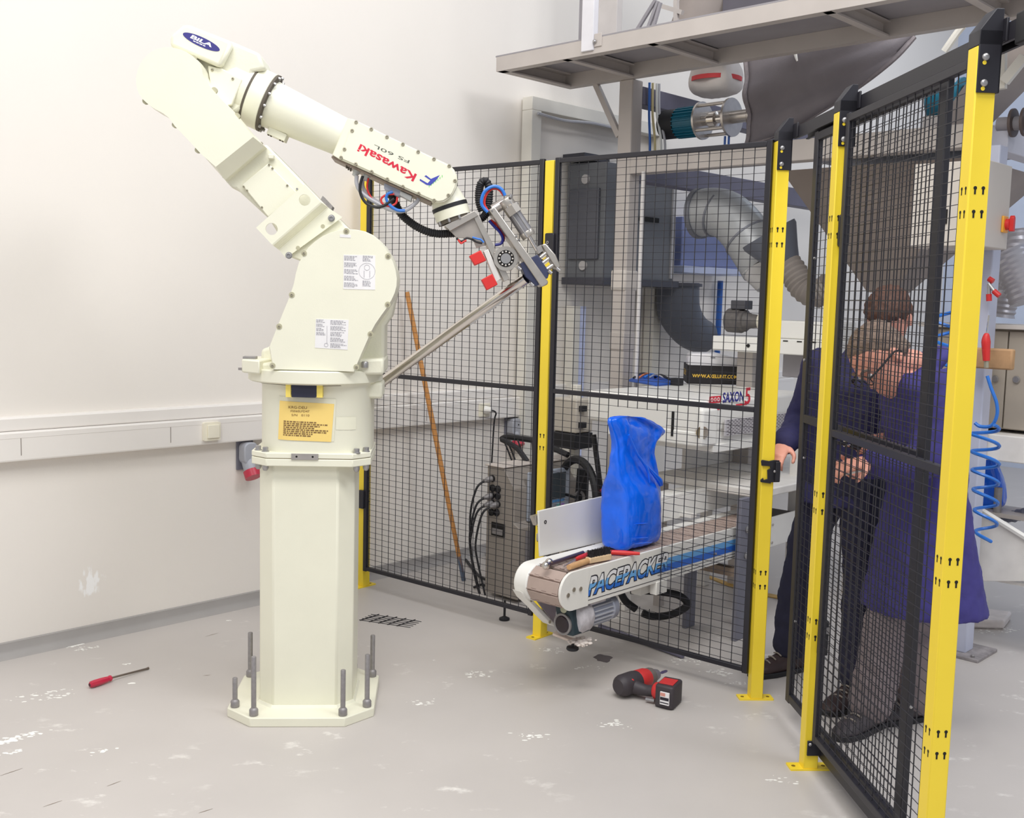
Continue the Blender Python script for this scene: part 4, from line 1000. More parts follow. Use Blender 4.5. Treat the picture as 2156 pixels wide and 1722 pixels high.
for k in range(420):
    p = b1 + dd * random.uniform(.05, 1.0) + sd_ * random.uniform(-.012, .014); p.z = ZB + .026
    q = p + Vector((random.uniform(-.008, .008), random.uniform(-.008, .008), .026 + random.uniform(-.003, .004)))
    bs.cyl(p, q, .0011, .0007, n=3, cap=False)
tag(bs.build('bristles', mat('black_bristle', (34, 30, 34), .7), br, smooth=0, fix=False), kind='stuff')
tl = thing('screwdriver', 'long red handled tool lying under the brush on the belt', 'tool', CON_O, CON_RZ)
c0, c1, c2 = [Vector(p) for p in [(-0.592,0.048,0.549),(-0.459,0.091,0.549),(-0.355,0.11,0.549)]]
MB().cyl(c0, c1, .003, n=8).build('blade', STEEL, tl)
MB().tube([c1, c1.lerp(c2, .3), c2], [.006, .0095, .009], n=10).build('handle', RED, tl)
tl = thing('plier_handle', 'red tool handle lying in front of the blue sack on the belt', 'tool', CON_O, CON_RZ)
e0, e1 = [Vector(p) for p in [(-0.263,0.071,0.549),(-0.189,-0.029,0.549)]]
MB().tube([e0, e0.lerp(e1, .5), e1], [.010, .0105, .006], n=10).build('handle', RED, tl)
MB().tube([e0 + (e1 - e0) * .3 + Vector((0, 0, .006)), e1 + Vector((0, 0, .004))], .003, n=6).build('handle_edge', mat('dark_red', (150, 30, 34), .4), tl)
rd_ = thing('steel_rod', 'steel rod with two ball ends lying along the belt edge', 'tool', CON_O, CON_RZ)
r0, r1, r2 = [Vector(p) for p in [(-0.623,0.103,0.552),(-0.538,0.11,0.552),(-0.363,0.131,0.552)]]
MB().tube([r0, r1, r2], .009, n=10, sub=1).build('shaft', mat('dark_steel', (104, 92, 104), .3, metal=.7), rd_)
for p in [(-0.649,0.088,0.556),(-0.599,0.113,0.556)]: MB().ball(p, .016, 14).build('ball_end', CHROME, rd_)

# ---------------------------------------------------------------- bag sealing machine behind the fence
MX, MY = 2.45, -1.853
MAC_O = WALL_O
sea = thing('bag_sealer', 'white boxy bag sealing machine with red and blue logo behind the mesh', 'machine', MAC_O, WALL_RZ)
SWH = mat('sealer_enamel', (238, 236, 230), .3, var=.02)
MB().box(MX, 3.42, MY, -1.16, .975, 1.13).build('upper_hood', SWH, sea, bevel=.018, seg=3)
MB().box(MX - .003, 3.30, MY + .003, -1.30, .915, .985).build('lower_body', SWH, sea, bevel=.008)
MB().box(MX - .01, MX + .12, MY - .012, MY + .02, .915, 1.095).build('corner_cover', SWH, sea, bevel=.014, seg=3)
p = [(-1.688,1.069),(-1.711,0.951)]
MB().box(MX - .006, MX, p[0][0] - .012, p[0][0], p[1][1], p[0][1]).build('bag_slot', DARK, sea)
lgp = [(2.615,1.113),(2.801,1.117),(2.55,1.085),(2.815,1.087)]
def side_text(body, m, a, w, h, **k): return lettering('lettering', body, m, sea, (a[0], MY - .0015, a[1]), (1, 0, 0), (0, 0, 1), w, h, .0004, **k)
NAVY = mat('logo_navy', (44, 44, 140), .5); LOGR = mat('logo_red', (220, 40, 60), .5)
side_text('SAXON', NAVY, lgp[0], lgp[1][0] - lgp[0][0], .05, bold=.035)
side_text('5', LOGR, (lgp[1][0] + .01, lgp[1][1] - .022), .05, .082, bold=.02)
MB().box(lgp[0][0] - .11, lgp[0][0] - .015, MY - .002, MY, lgp[0][1] + .004, lgp[0][1] + .036).build('logo_block', LOGR, sea, smooth=0)
q = MB(); [q.ring((lgp[0][0] - .09 + .027 * k, MY - .0028, lgp[0][1] + .020), (lgp[0][0] - .09 + .027 * k, MY - .002, lgp[0][1] + .020), .010, .006, 12) for k in range(3)]
tag(q.build('logo_rings', SWH, sea, smooth=0), kind='stuff')
MB().box(lgp[0][0] - .11, lgp[0][0] - .02, MY - .002, MY, lgp[0][1] - .03, lgp[0][1] - .012).build('logo_block', LOGR, sea, smooth=0)
MB().box(lgp[0][0] + .12, lgp[1][0] + .03, MY - .002, MY, lgp[0][1] - .02, lgp[0][1] - .012).build('logo_block', LOGR, sea, smooth=0)
# perforated guard
PG = mat('guard_grey', (196, 192, 194), .5)
MB().box(2.62, 3.32, MY - .02, MY - .012, .955, 1.035).build('guard_plate', PG, sea, bevel=.002)
q = MB(); pm = mat('guard_slots', (116, 108, 114), .7)
for j in range(9):
    for i in range(22):
        x = 2.635 + i * .031 + (.015 if j % 2 else 0); z = .962 + j * .0082
        q.box(x, x + .018, MY - .0212, MY - .0198, z, z + .0034)
tag(q.build('guard_slots', pm, sea, smooth=0, fix=False), kind='stuff')
MB().box(2.55, 3.40, MY - .004, -1.5, .88, .92).build('base_tray', SWH, sea, bevel=.004)
for x, y in ((2.58, -1.30), (3.3, -1.30), (3.3, -1.84)):
    MB().box(x, x + .05, y - .05, y, 0, .93).build('leg', WHITEDUST, sea, bevel=.003)
st = MB().lathe((2.47, -1.84, .985), (-.7, -.7, 0), [(.03, 0), (.03, .03)], 14).build('roller_window', CHROME, sea)
# pliers, box and label printer on the hood
zt = 1.131
tr_ = thing('tool_tray', 'blue tray of cables and small tools on the sealing machine', 'tray', MAC_O, WALL_RZ)
ta = [(3.081,-0.936,1.14),(3.48,-0.709,1.14),(3.407,-1.003,1.14),(3.119,-1.205,1.14),(2.961,-1.214,1.14)]
MB().prism([(p[0], p[1]) for p in ta], 'z', zt, zt + .014).build('tray', mat('tray_blue', (44, 92, 186), .45), tr_, bevel=.003)
for k, (c, r_) in enumerate(((RUBBER, .006), (mat('orange_cable', (206, 112, 52), .5), .006), (BLUETUBE, .007), (GREYCABLE, .005), (RUBBER, .007))):
    a = Vector(ta[0]).lerp(Vector(ta[2]), .1 + .12 * k); b_ = Vector(ta[1]).lerp(Vector(ta[3]), .3 + .15 * k)
    MB().tube([a + Vector((0, 0, .012)), a.lerp(b_, .4) + Vector((.02, .01, .03)), b_ + Vector((0, 0, .02)), b_ + Vector((.03, -.04, .01))], r_, n=6).build('cable', c, tr_)
MB().box(ta[3][0] - .02, ta[3][0] + .03, ta[3][1] - .055, ta[3][1], zt, zt + .04).build('black_adapter', RUBBER, tr_, bevel=.004)
bx = thing('cardboard_box', 'open black cardboard box with gold web address on the sealing machine', 'box', MAC_O, WALL_RZ)
BLK = mat('black_card', (28, 24, 26), .6)
f0, f1, f2, f3 = [(3.294,-1.181,1.135),(3.488,-1.415,1.135),(3.483,-0.971,1.135),(3.608,-1.451,1.135)]
bl = Vector((f0[0], f0[1])); brr = Vector((f1[0], f1[1])); ex_ = (brr - bl); W3 = ex_.length; ex_.normalize(); ey_ = Vector((-ex_.y, ex_.x))
T3 = Matrix(((ex_.x, ey_.x, 0, bl.x), (ex_.y, ey_.y, 0, bl.y), (0, 0, 1, zt), (0, 0, 0, 1)))
H3, D3 = .103, .26
MB(T3).box(0, W3, 0, .004, 0, H3).build('front_wall', BLK, bx)
MB(T3).box(0, W3, D3 - .004, D3, 0, H3).build('rear_wall', BLK, bx)
MB(T3).box(0, .004, 0, D3, 0, H3).build('side_wall', BLK, bx)
MB(T3).box(W3 - .004, W3, 0, D3, 0, H3).build('side_wall', BLK, bx)
MB(T3).box(0, W3, 0, D3, 0, .004).build('bottom', BLK, bx)
gold = mat('gold_lettering', (234, 190, 70), .5)
def v3(x, y, z): return T3 @ Vector((x, y, z))
lettering('lettering', 'WWW.AXELUNT.COM', gold, bx, v3(W3 * .09, -.001, .034), T3.to_3x3() @ Vector((1, 0, 0)), (0, 0, 1), W3 * .82, .020, .0004, bold=.03)
lettering('lettering', 'axe', gold, bx, v3(-.001, D3 * .8, .04), T3.to_3x3() @ Vector((0, -1, 0)), (0, 0, 1), D3 * .5, .035, .0004)
fp = MB(T3 @ Matrix.Translation((W3, 0, H3)) @ Matrix.Rotation(R(34), 4, 'Y'))
fp.box(0.0, .36, -.02, D3, -.004, 0).build('lid_flap', BLK, bx)
pr = thing('label_printer', 'white rounded device standing in the black cardboard box', 'device', MAC_O, WALL_RZ)
PW = mat('device_white', (240, 238, 240), .35, var=.01)
MB(T3).prism([(.01, .02), (.005, .145), (.02, .168), (W3 * .55, .17), (W3 + .05, .13), (W3 + .10, .02)], 'y', .02, .22).build('device_body', PW, pr, bevel=.012, seg=3)
MB(T3).box(W3 * .42, W3 * .5, .015, .02, .145, .15).build('vent_slot', mat('slot_grey', (120, 120, 124), .6), pr)

# ---------------------------------------------------------------- steel platform and bagging frame behind the fence
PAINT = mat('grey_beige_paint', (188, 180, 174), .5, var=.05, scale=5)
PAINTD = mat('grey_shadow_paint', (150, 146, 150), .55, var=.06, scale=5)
DUCTM = mat('galvanised_duct', (168, 170, 172), .45, metal=.35, var=.08, scale=8)
plat = thing('steel_platform', 'grey steel platform on columns above the packing machinery', 'platform', MAC_O, WALL_RZ)
def chan(name, a0, a1, x0, z0, z1, ax='y', w=.055, flip=1, m=PAINT):
    pr_ = [(x0, z0), (x0 + flip * w, z0), (x0 + flip * w, z0 + .008), (x0 + flip * .008, z0 + .008), (x0 + flip * .008, z1 - .008), (x0 + flip * w, z1 - .008), (x0 + flip * w, z1), (x0, z1)]
    return MB().prism(pr_, ax, a0, a1).build(name, m, plat, smooth=0)
chan('front_beam', -4.2, -.306, 2.60, 2.829, 2.906)
chan('back_beam', -4.2, -.306, 3.17, 2.829, 2.906, flip=1)
chan('end_beam', 2.61, 3.17, -.306, 2.829, 2.906, ax='x', flip=-1)
for y in (-.785, -1.34, -2.27, -2.80, -3.6):
    chan('cross_joist', 2.61, 3.17, y, 2.829, 2.90, ax='x', flip=-1, w=.04)
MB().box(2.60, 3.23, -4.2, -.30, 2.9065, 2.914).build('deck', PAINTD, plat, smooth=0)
for (x, y0, y1, z1, nm) in ((3.2, -.797, -.70, 2.829, 'column'), (3.2, -2.835, -2.745, 2.30, 'column')):
    c = MB().box(x, x + .095, y0, y1, 0.012, z1).build(nm, PAINT if y0 > -1 else mat('blue_grey_column', (198, 202, 220), .45, var=.04), plat, bevel=.006)
bpl = MB().prism(rrect(3.26, -2.83, .24, .17, .006), 'z', 0, .014).build('column_foot', mat('foot_plate_dusty', (150, 144, 144), .6, var=.25, scale=30), plat, bevel=.002)
for x, y in ((3.17, -2.88), (3.35, -2.78)): MB().lathe((x, y, .014), (0, 0, 1), [(.010, 0), (.010, .008), (.005, .012)], 8).build('anchor_nut', GALV, bpl)
MB().box(3.19, 3.31, -.80, -.69, 1.64, 1.76).build('column_sleeve', mat('sleeve_beige', (206, 198, 190), .6), plat, bevel=.012)
MB().box(3.195, 3.30, -.80, -.695, 1.30, 1.40).build('column_sleeve', PAINT, plat, bevel=.004)
# middle frame beams
MB().box(3.2, 3.29, -2.745, -.797, 2.30, 2.405).build('middle_beam', PAINT, plat, bevel=.004)
MB().box(3.295, 6.5, -.79, -.70, 2.27, 2.39).build('side_beam', mat('dark_side_beam', (104, 102, 118), .55, var=.08), plat, bevel=.004)
MB().box(3.295, 6.5, -2.83, -2.75, 2.28, 2.395).build('side_beam', mat('pale_side_beam', (196, 196, 206), .5, var=.05), plat, bevel=.004)
MB().box(3.295, 6.5, -.80, -.70, 2.70, 2.80).build('side_beam', mat('dark_side_beam', (104, 102, 118), .55), plat, bevel=.004)
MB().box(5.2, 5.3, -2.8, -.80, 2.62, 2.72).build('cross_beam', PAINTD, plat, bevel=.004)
MB().tube([(3.21, -.52, 2.83), (3.215, -.70, 2.52)], .022, n=4, sub=1).build('knee_brace', PAINT, plat, smooth=0)
# handrail pieces above the deck
hr = MB().box(2.588, 2.628, -1.01, -.93, 2.845, 3.9).build('handrail_post', mat('white_handrail', (222, 220, 224), .4), plat, bevel=.004)
MB().lathe((2.588, -1.022, 2.885), (-1, 0, 0), [(.011, 0), (.011, .005), (.006, .011)], 10).build('bolt', ZINC, hr)
MB().box(2.594, 2.60, -1.06, -1.012, 2.86, 2.925).build('post_plate', PAINT, hr, bevel=.002)
MB().box(3.2, 3.25, -.665, -.52, 2.914, 4.2).build('upper_column', mat('pale_beige_column', (206, 200, 196), .6), plat, bevel=.004)
MB().box(3.25, 3.27, -.364, -.338, 2.914, 4.2).build('upper_rod', PAINTD, plat)
for a, b in ([(3,-0.971,3.031),(3,-1.085,3.165)], [(3,-1.042,3.027),(3,-1.102,3.156)], [(3,-1.079,3.031),(3,-1.118,3.146)]):
    MB().cyl(a, b, .012, n=6).build('ladder_strut', PAINTD, plat)
for a, b in ([(3.1,-1.044,3.163),(3.1,-1.19,3.104)], [(3.1,-1.146,3.175),(3.1,-1.152,3.052)]):
    MB().cyl(a, b, .016, n=4).build('ladder_strut', PAINT, plat)
ov = thing('overhead_duct', 'brown grey round duct rising above the platform edge', 'duct', MAC_O, WALL_RZ)
a, b = [(3.5,-1.059,3.179),(3.5,-1.141,3.355)]
MB().lathe(a, Vector(b) - Vector(a), [(.17, -.12), (.17, .4), (.175, .4), (.175, .43), (.17, .43), (.17, .9)], 28).build('duct', mat('dusty_duct', (150, 140, 134), .6, var=.08), ov)
MB().box(*(lambda p: (3.4, 3.5, p[1] - .7, p[1] - .18, 2.92, 3.6))(a)).build('dark_panel', mat('dark_panel', (92, 88, 96), .6), ov)

# white frame on the wall
wf_ = thing('wall_frame', 'cream steel goal shaped frame standing against the back wall', 'frame', MAC_O, WALL_RZ)
CRW = mat('cream_steel', (226, 222, 212), .5, var=.03)
MB().box(3.12, 3.205, -.10, -.015, 0.0, 2.72).build('upright', CRW, wf_, bevel=.004)
MB().box(3.12, 4.5, -.10, -.015, 2.72, 2.80).build('top_bar', CRW, wf_, bevel=.004)
MB().box(4.42, 4.5, -.10, -.015, 0.0, 2.72).build('upright', CRW, wf_, bevel=.004)
MB().tube([(3.16, -.11, 2.70), (3.4, -.112, 2.69), (3.7, -.112, 2.71), (4.1, -.112, 2.70)], .009, n=6).build('cable', GREYCABLE, wf_)

# grey wall cabinet
gc_ = thing('wall_cabinet', 'tall grey control cabinet behind the mesh left of the column', 'cabinet', MAC_O, WALL_RZ)
CABG = mat('cabinet_grey', (112, 114, 118), .55, var=.05)
MB().box(3.55, 4.30, -.34, -.02, 1.72, 2.44).build('body', CABG, gc_, bevel=.006)
MB().box(3.53, 3.55, -.30, -.06, 1.84, 2.28).build('side_panel', mat('cabinet_dark', (96, 97, 104), .5), gc_, bevel=.004)
for z in (2.34, 1.80): MB().cyl((3.535, -.18, z), (3.55, -.18, z), .03, n=12).build('cable_gland', mat('pale_gland', (190, 186, 184), .5), gc_)
MB().box(3.52, 4.34, -.36, -.02, 1.68, 1.725).build('base_rim', mat('cabinet_rim', (72, 72, 80), .5), gc_, bevel=.003)
MB().box(3.50, 3.75, -.20, -.02, 2.46, 2.50).build('top_bracket', mat('cabinet_rim', (72, 72, 80), .5), gc_)
MB().box(4.25, 4.285, -.352, -.34, 1.74, 2.42).build('door_edge', mat('pale_edge', (178, 176, 176), .5), gc_)
MB().box(3.9, 4.1, -.352, -.34, 2.10, 2.13).build('handle', DARK, gc_)
bc_ = thing('wall_box', 'flat wall box under the round duct, coloured with the bluish shade there', 'box', MAC_O, WALL_RZ)
MB().box(4.55, 5.3, -.22, -.02, 1.84, 2.18).build('body', mat('blue_shade_box', (128, 138, 182), .55, var=.06), bc_, bevel=.006)  # bluish shade of this wall area is put into the box colour
MB().box(4.53, 5.3, -.26, -.02, 1.79, 1.84).build('ledge', mat('pale_blue_ledge', (186, 194, 220), .5), bc_, bevel=.004)
fn_ = thing('elbow_duct', 'dark grey curved duct elbow below the wall box', 'duct', MAC_O, WALL_RZ)
ep_ = [(4.482,-0.25,1.714),(4.49,-0.25,1.6),(4.511,-0.25,1.521),(4.594,-0.25,1.433),(4.708,-0.25,1.369),(4.822,-0.25,1.341)]
MB().tube(ep_, [.15, .15, .15, .14, .13, .12], n=20).build('duct', mat('dark_duct', (92, 96, 106), .5, var=.05), fn_)
MB().cyl(ep_[0], Vector(ep_[0]) + Vector((0, 0, -.02)), .17, n=20).build('flange', mat('cabinet_rim', (72, 72, 80), .5), fn_)
pb_ = thing('wall_pipe', 'thin blue pipe on the wall behind the mesh', 'pipe', MAC_O, WALL_RZ)
pz = [(5.319,-0.05,1.755),(5.32,-0.05,1.514)]
MB().cyl((pz[0][0], -.05, pz[0][2]), (pz[0][0], -.05, 1.2), .022, n=10).build('pipe', mat('pipe_blue', (44, 96, 176), .45), pb_)
vp = thing('drop_pipe', 'slim pale vertical pipe right of the platform column', 'pipe', MAC_O, WALL_RZ)
vz = [(3.15,-0.932,2.278),(3.15,-0.945,1.262)]
MB().cyl((3.15, vz[0][1], 2.3), (3.15, vz[0][1], .9), .011, n=10).build('pipe', mat('pale_pipe', (212, 208, 206), .4), vp)
# narrow pale strips on the wall left of the column
ws = thing('wall_channel', 'cream and pale blue upright channel behind the second panel', 'channel', MAC_O, WALL_RZ)
wc = [(3.586,-0.06,1.541),(3.649,-0.06,1.541),(3.719,-0.06,1.542)]
MB().box(wc[0][0], wc[1][0], -.08, -.01, .2, wc[0][2]).build('cream_strip', CRW, ws, bevel=.003)
MB().box(wc[1][0], wc[2][0], -.07, -.01, .2, wc[0][2]).build('blue_strip', mat('pale_blue_strip', (206, 214, 246), .4), ws, bevel=.003)

# hopper
hop = thing('bag_hopper', 'big grey canvas covered hopper with brown tapered outlet', 'hopper', MAC_O, WALL_RZ)
top = [(3.42,-1.378,3.055),(3.42,-1.578,3.061),(3.42,-1.769,3.066),(3.42,-1.951,3.072),(3.42,-2.125,3.077),(3.42,-2.245,3.078),(3.42,-2.311,3.078)]
bot = [(3.42,-1.441,2.429),(3.42,-1.612,2.459),(3.42,-1.788,2.512),(3.42,-1.955,2.583),(3.42,-2.107,2.659),(3.42,-2.242,2.756),(3.42,-2.319,2.872)]
loops = []; NV = 18
rg = random.Random(5)
for j in range(NV + 1):
    t = j / NV; row = []
    for i in range(len(top) * 4 - 3):
        k = i // 4; u = (i % 4) / 4
        k2 = min(k + 1, len(top) - 1)
        a = Vector(top[k]).lerp(Vector(top[k2]), u); b = Vector(bot[k]).lerp(Vector(bot[k2]), u)
        p = a.lerp(b, t)
        U = i / (len(top) * 4 - 4)
        p.x -= .10 * math.sin(math.pi * U) + .028 * math.sin(14 * t + 5 * U) * t * (1 - U) + .012 * math.sin(25 * t - 6 * U) * t
        row.append(tuple(p))
    loops.append(row)
CANV = mat('grey_canvas', (122, 116, 120), .75, var=.06, scale=8, bump=.2, bscale=140)
cv = MB().loft(loops, cap=False, closed=False).build('canvas_cover', CANV, hop, smooth=80)
so = cv.modifiers.new('thickness', 'SOLIDIFY'); so.thickness = .012
q = MB(); e = [Vector(r[0]) for r in loops]
q.tube([p + Vector((-.012, 0, 0)) for p in e], .016, n=6)
q.build('seam', mat('canvas_edge', (134, 126, 128), .8, var=.1, scale=60), hop)
MB().tube([Vector(loops[-1][i]) + Vector((0, 0, 0)) for i in range(0, 25, 3)], .012, n=6).build('hem', mat('canvas_edge', (134, 126, 128), .8), hop)
ct = [(3.45, -1.62, 2.29), (3.45, -2.62, 2.29), (4.45, -2.62, 2.29), (4.45, -1.62, 2.29)]
cbm = [(3.78, -1.98, 1.66), (3.78, -2.14, 1.66), (3.94, -2.14, 1.66), (3.94, -1.98, 1.66)]
MB().loft([ct, cbm]).build('outlet_cone', mat('brown_grey_cone', (158, 146, 138), .5, metal=.2, var=.08, scale=4), hop, smooth=0)
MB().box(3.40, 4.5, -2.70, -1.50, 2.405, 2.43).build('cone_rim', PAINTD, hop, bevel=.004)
mk = [(3.3,-1.757,2.882),(3.3,-1.752,2.855),(3.3,-1.766,2.812)]
MB().tube(mk, [.008, .010, .004], n=6).build('white_tag', WHITE, hop)
MB().loft([[(3.5, -2.75, 2.92), (3.5, -3.0, 2.92), (3.8, -3.0, 2.92), (3.8, -2.75, 2.92)], [(3.55, -2.38, 2.45), (3.55, -2.55, 2.45), (3.75, -2.55, 2.45), (3.75, -2.38, 2.45)]]).build('side_chute', mat('dusty_duct', (150, 140, 134), .6), hop, smooth=0)
# white sack with red band
bb = sack('bulk_sack', 'white woven sack with red band hanging under the platform', [(-.02, .02, .0, .0, .02), (-.13, .13, .01, .01, .10), (-.15, .15, .08, .08, .13), (-.13, .13, .18, .18, .12), (-.07, .07, .25, .25, .07), (-.05, .05, .36, .36, .05)], 0, WALL_RZ, 0, mat('woven_white', (206, 198, 192), .8, var=.05), loc=(0, 0, 0))
bs0 = (3.75,-0.982,2.786)
def mac(x, y, z): a = R(WALL_RZ); return (WALL_O[0] + x * math.cos(a) - y * math.sin(a), WALL_O[1] + x * math.sin(a) + y * math.cos(a), z)
bb.location = mac(3.75, bs0[1], bs0[2]); bb.rotation_euler = (0, 0, R(WALL_RZ - 90))
MB().ring((0, 0, .085), (0, 0, .11), .152, .146, 24).build('red_band', mat('red_band', (196, 62, 64), .7), bb)

# agitator motor
am = thing('agitator_motor', 'teal and black electric motor with caged coupling beside the hopper', 'motor', MAC_O, WALL_RZ)
TEAL = mat('teal_paint', (22, 104, 128), .4, var=.05)
mx, mz = 3.45, 2.60
y0, y1, y2, y3, y4 = [p[1] for p in [(3.45,-0.833,2.605),(3.45,-0.946,2.594),(3.45,-1.098,2.59),(3.45,-1.139,2.592),(3.45,-1.288,2.593)]]
rm = .083
MB().lathe((mx, y0, mz), (0, -1, 0), [(.06, 0), (rm, .012), (rm, abs(y1 - y0))], 24).build('fan_cowl', RUBBER, am)
bm_ = MB().cyl((mx, y1, mz), (mx, y2, mz), rm - .006, n=24).build('motor_body', TEAL, am)
for i in range(24):
    t = 2 * math.pi * i / 24
    T = Matrix.Translation((mx, 0, mz)) @ Matrix.Rotation(t, 4, 'Y')
    MB(T).box(-.0025, .0025, y2, y1, rm - .008, rm + .004).build('cooling_fin', TEAL, bm_, smooth=0)
MB().cyl((mx, y2, mz), (mx, y2 - .012, mz), rm + .022, n=28).build('flange', STEEL, am)
MB().cyl((mx, y2 + .002, mz), (mx, y2 + .006, mz), rm + .010, n=28).build('flange', RUBBER, am)
MB().cyl((mx, y4, mz), (mx, y4 - .014, mz), rm + .022, n=28).build('flange', STEEL, am)
for t in (0.6, 2.2, 3.9, 5.3):
    c_, s_ = math.cos(t) * (rm + .008), math.sin(t) * (rm + .008)
    MB().cyl((mx + c_, y2, mz + s_), (mx + c_, y4, mz + s_), .010, n=10).build('cage_rod', STEEL, am)
MB().lathe((mx, y2, mz), (0, -1, 0), [(.03, 0), (.03, .05), (.042, .055), (.042, .10), (.025, .105), (.02, abs(y4 - y2))], 18).build('coupling', CHROME, am)
MB().cyl((mx, y4, mz), (mx, y4 - .13, mz), .035, n=16).build('shaft_tube', STEEL, am)
ha_ = mac(mx, y4 - .12, mz)
MB().tube([(mx, y4 - .10, mz), (mx + .03, y4 - .16, mz + .02), (mx + .03, y4 - .17, mz + .20)], .04, n=12).build('elbow_pipe', mat('dusty_duct', (150, 140, 134), .6), am)
bchain = thing('blue_strap', 'pair of short blue straps hanging below the caged motor', 'strap', MAC_O, WALL_RZ)
for dy in (.0, -.025): MB().box(mx - .004, mx + .004, y4 + .03 + dy - .005, y4 + .03 + dy + .005, 2.405, mz - rm - .015).build('strap', mat('pipe_blue', (44, 96, 176), .45), bchain)
# cable bundle on the column
cb_ = thing('cable_bundle', 'blue and yellow hoses hanging beside the platform column', 'cable', MAC_O, WALL_RZ)
for k, (m_, dx) in enumerate(((mat('pipe_blue', (44, 96, 176), .45), 0), (mat('straw_cable', (190, 176, 132), .5), .02), (LG, .045), (GREYCABLE, .06))):
    MB().tube([(3.31 + dx, -.83 - dx * .4, 2.82), (3.33 + dx, -.82 - dx * .5, 2.65), (3.32 + dx, -.84 - dx, 2.5), (3.34 + dx, -.83 - dx, 2.38)], .0075, n=6).build('hose', m_, cb_)

# round extraction duct
du = thing('extraction_duct', 'pale grey round duct bending down behind the mesh', 'duct', MAC_O, WALL_RZ)
dpts = [(3.55,-1.042,2.095),(3.55,-1.119,2.102),(3.55,-1.222,2.081),(3.55,-1.326,2),(3.55,-1.413,1.893),(3.55,-1.491,1.788)]
MB().tube(dpts, .135, n=24).build('duct', DUCTM, du)
MB().ring(Vector(dpts[0]) + Vector((0, .01, 0)), Vector(dpts[0]) + Vector((0, -.02, 0)), .145, .12, 24).build('end_ring', mat('duct_ring', (120, 122, 130), .5, metal=.4), du)
for a, b in ((1, 2), (3, 4)):
    pa, pb2 = Vector(dpts[a]), Vector(dpts[b]); m_ = pa.lerp(pb2, .5)
    d = (Vector(dpts[min(5, b + 1)]) - Vector(dpts[a - 1])).normalized()
    MB().ring(m_ - d * .006, m_ + d * .006, .139, .13, 24).build('seam_ring', mat('duct_ring', (120, 122, 130), .5, metal=.4), du)
MB().cyl(Vector(dpts[5]), Vector(dpts[5]) + Vector((0, -.05, -.10)), .137, .09, n=20).build('reducer', mat('white_reducer', (206, 204, 202), .5), du)
fh = thing('flexible_hose', 'brown grey ribbed flexible hose between the yellow posts', 'hose', MAC_O, WALL_RZ)
fp_ = [(3.35,-1.714,1.815),(3.35,-1.757,1.774),(3.35,-1.801,1.719),(3.35,-1.844,1.67),(3.35,-1.901,1.644),(3.35,-1.949,1.653),(3.35,-1.991,1.685)]
MB().tube(fp_, .075, n=18, ribs=(.022, .008)).build('ribbed_hose', mat('ribbed_brown', (132, 124, 118), .6, var=.08), fh)
MB().lathe(fp_[0], (-.2, .3, .6), [(.08, -.02), (.10, .03), (.15, .14), (.15, .16)], 20).build('collar', mat('dark_duct', (92, 96, 106), .5), fh)

# sealing line machine and its motor
sl_ = thing('conveyor_head', 'white boxed machine head with dark motor above the label printer', 'machine', MAC_O, WALL_RZ)
MB().box(3.30, 3.62, -2.02, -1.33, 1.325, 1.405).build('head_beam', SWH, sl_, bevel=.006)
MB().box(3.34, 3.60, -2.02, -1.60, 1.405, 1.50).build('head_cover', SWH, sl_, bevel=.008)
for y in (-1.78, -1.86, -1.94): MB().box(3.298, 3.30, y - .014, y + .014, 1.392, 1.398).build('slot', DARK, sl_)
MB().cyl((3.30, -1.56, 1.36), (3.296, -1.56, 1.36), .010, n=12).build('hole', DARK, sl_)
MB().box(3.45, 3.55, -1.50, -1.40, 0.0, 1.325).build('stand', PAINT, sl_, bevel=.004)
MB().box(3.42, 3.56, -2.00, -1.70, 1.20, 1.325).build('under_box', PAINTD, sl_, bevel=.006)
dm = MB().lathe((3.40, -1.36, 1.49), (0, -1, 0), [(.045, 0), (.066, .012), (.068, .09), (.06, .095), (.06, .115), (.05, .12), (.04, .15), (.034, .2)], 22).build('drive_motor', mat('dirty_motor', (98, 94, 92), .5, var=.15, scale=40), sl_)
MB().box(3.36, 3.44, -1.49, -1.40, 1.552, 1.60).build('terminal_box', mat('terminal_dark', (72, 72, 78), .5), dm, bevel=.004)
MB().lathe((3.40, -1.57, 1.49), (0, -1, 0), [(.05, 0), (.052, .008), (.052, .03), (.03, .034)], 20).build('pulley', mat('pulley_cream', (214, 208, 190), .4), dm)
MB().box(3.29, 3.30, -2.02, -1.95, 1.24, 1.275).build('blue_strip', mat('stripe_blue', (38, 104, 204), .4), sl_)

# table under the sealer
tb2 = thing('work_table', 'dusty white steel table behind the conveyor guide board', 'table', MAC_O, WALL_RZ)
MB().box(2.75, 3.9, -2.0, -1.35, .66, .70).build('table_top', WHITEDUST, tb2, bevel=.006)
for x, y in ((2.80, -1.40), (3.8, -1.40), (3.8, -1.95), (2.80, -1.95)): MB().box(x - .02, x + .02, y - .02, y + .02, 0, .66).build('leg', PAINT, tb2)
MB().box(3.0, 3.5, -1.40, -1.37, .70, .85).build('splash_back', WHITEDUST, tb2, bevel=.004)

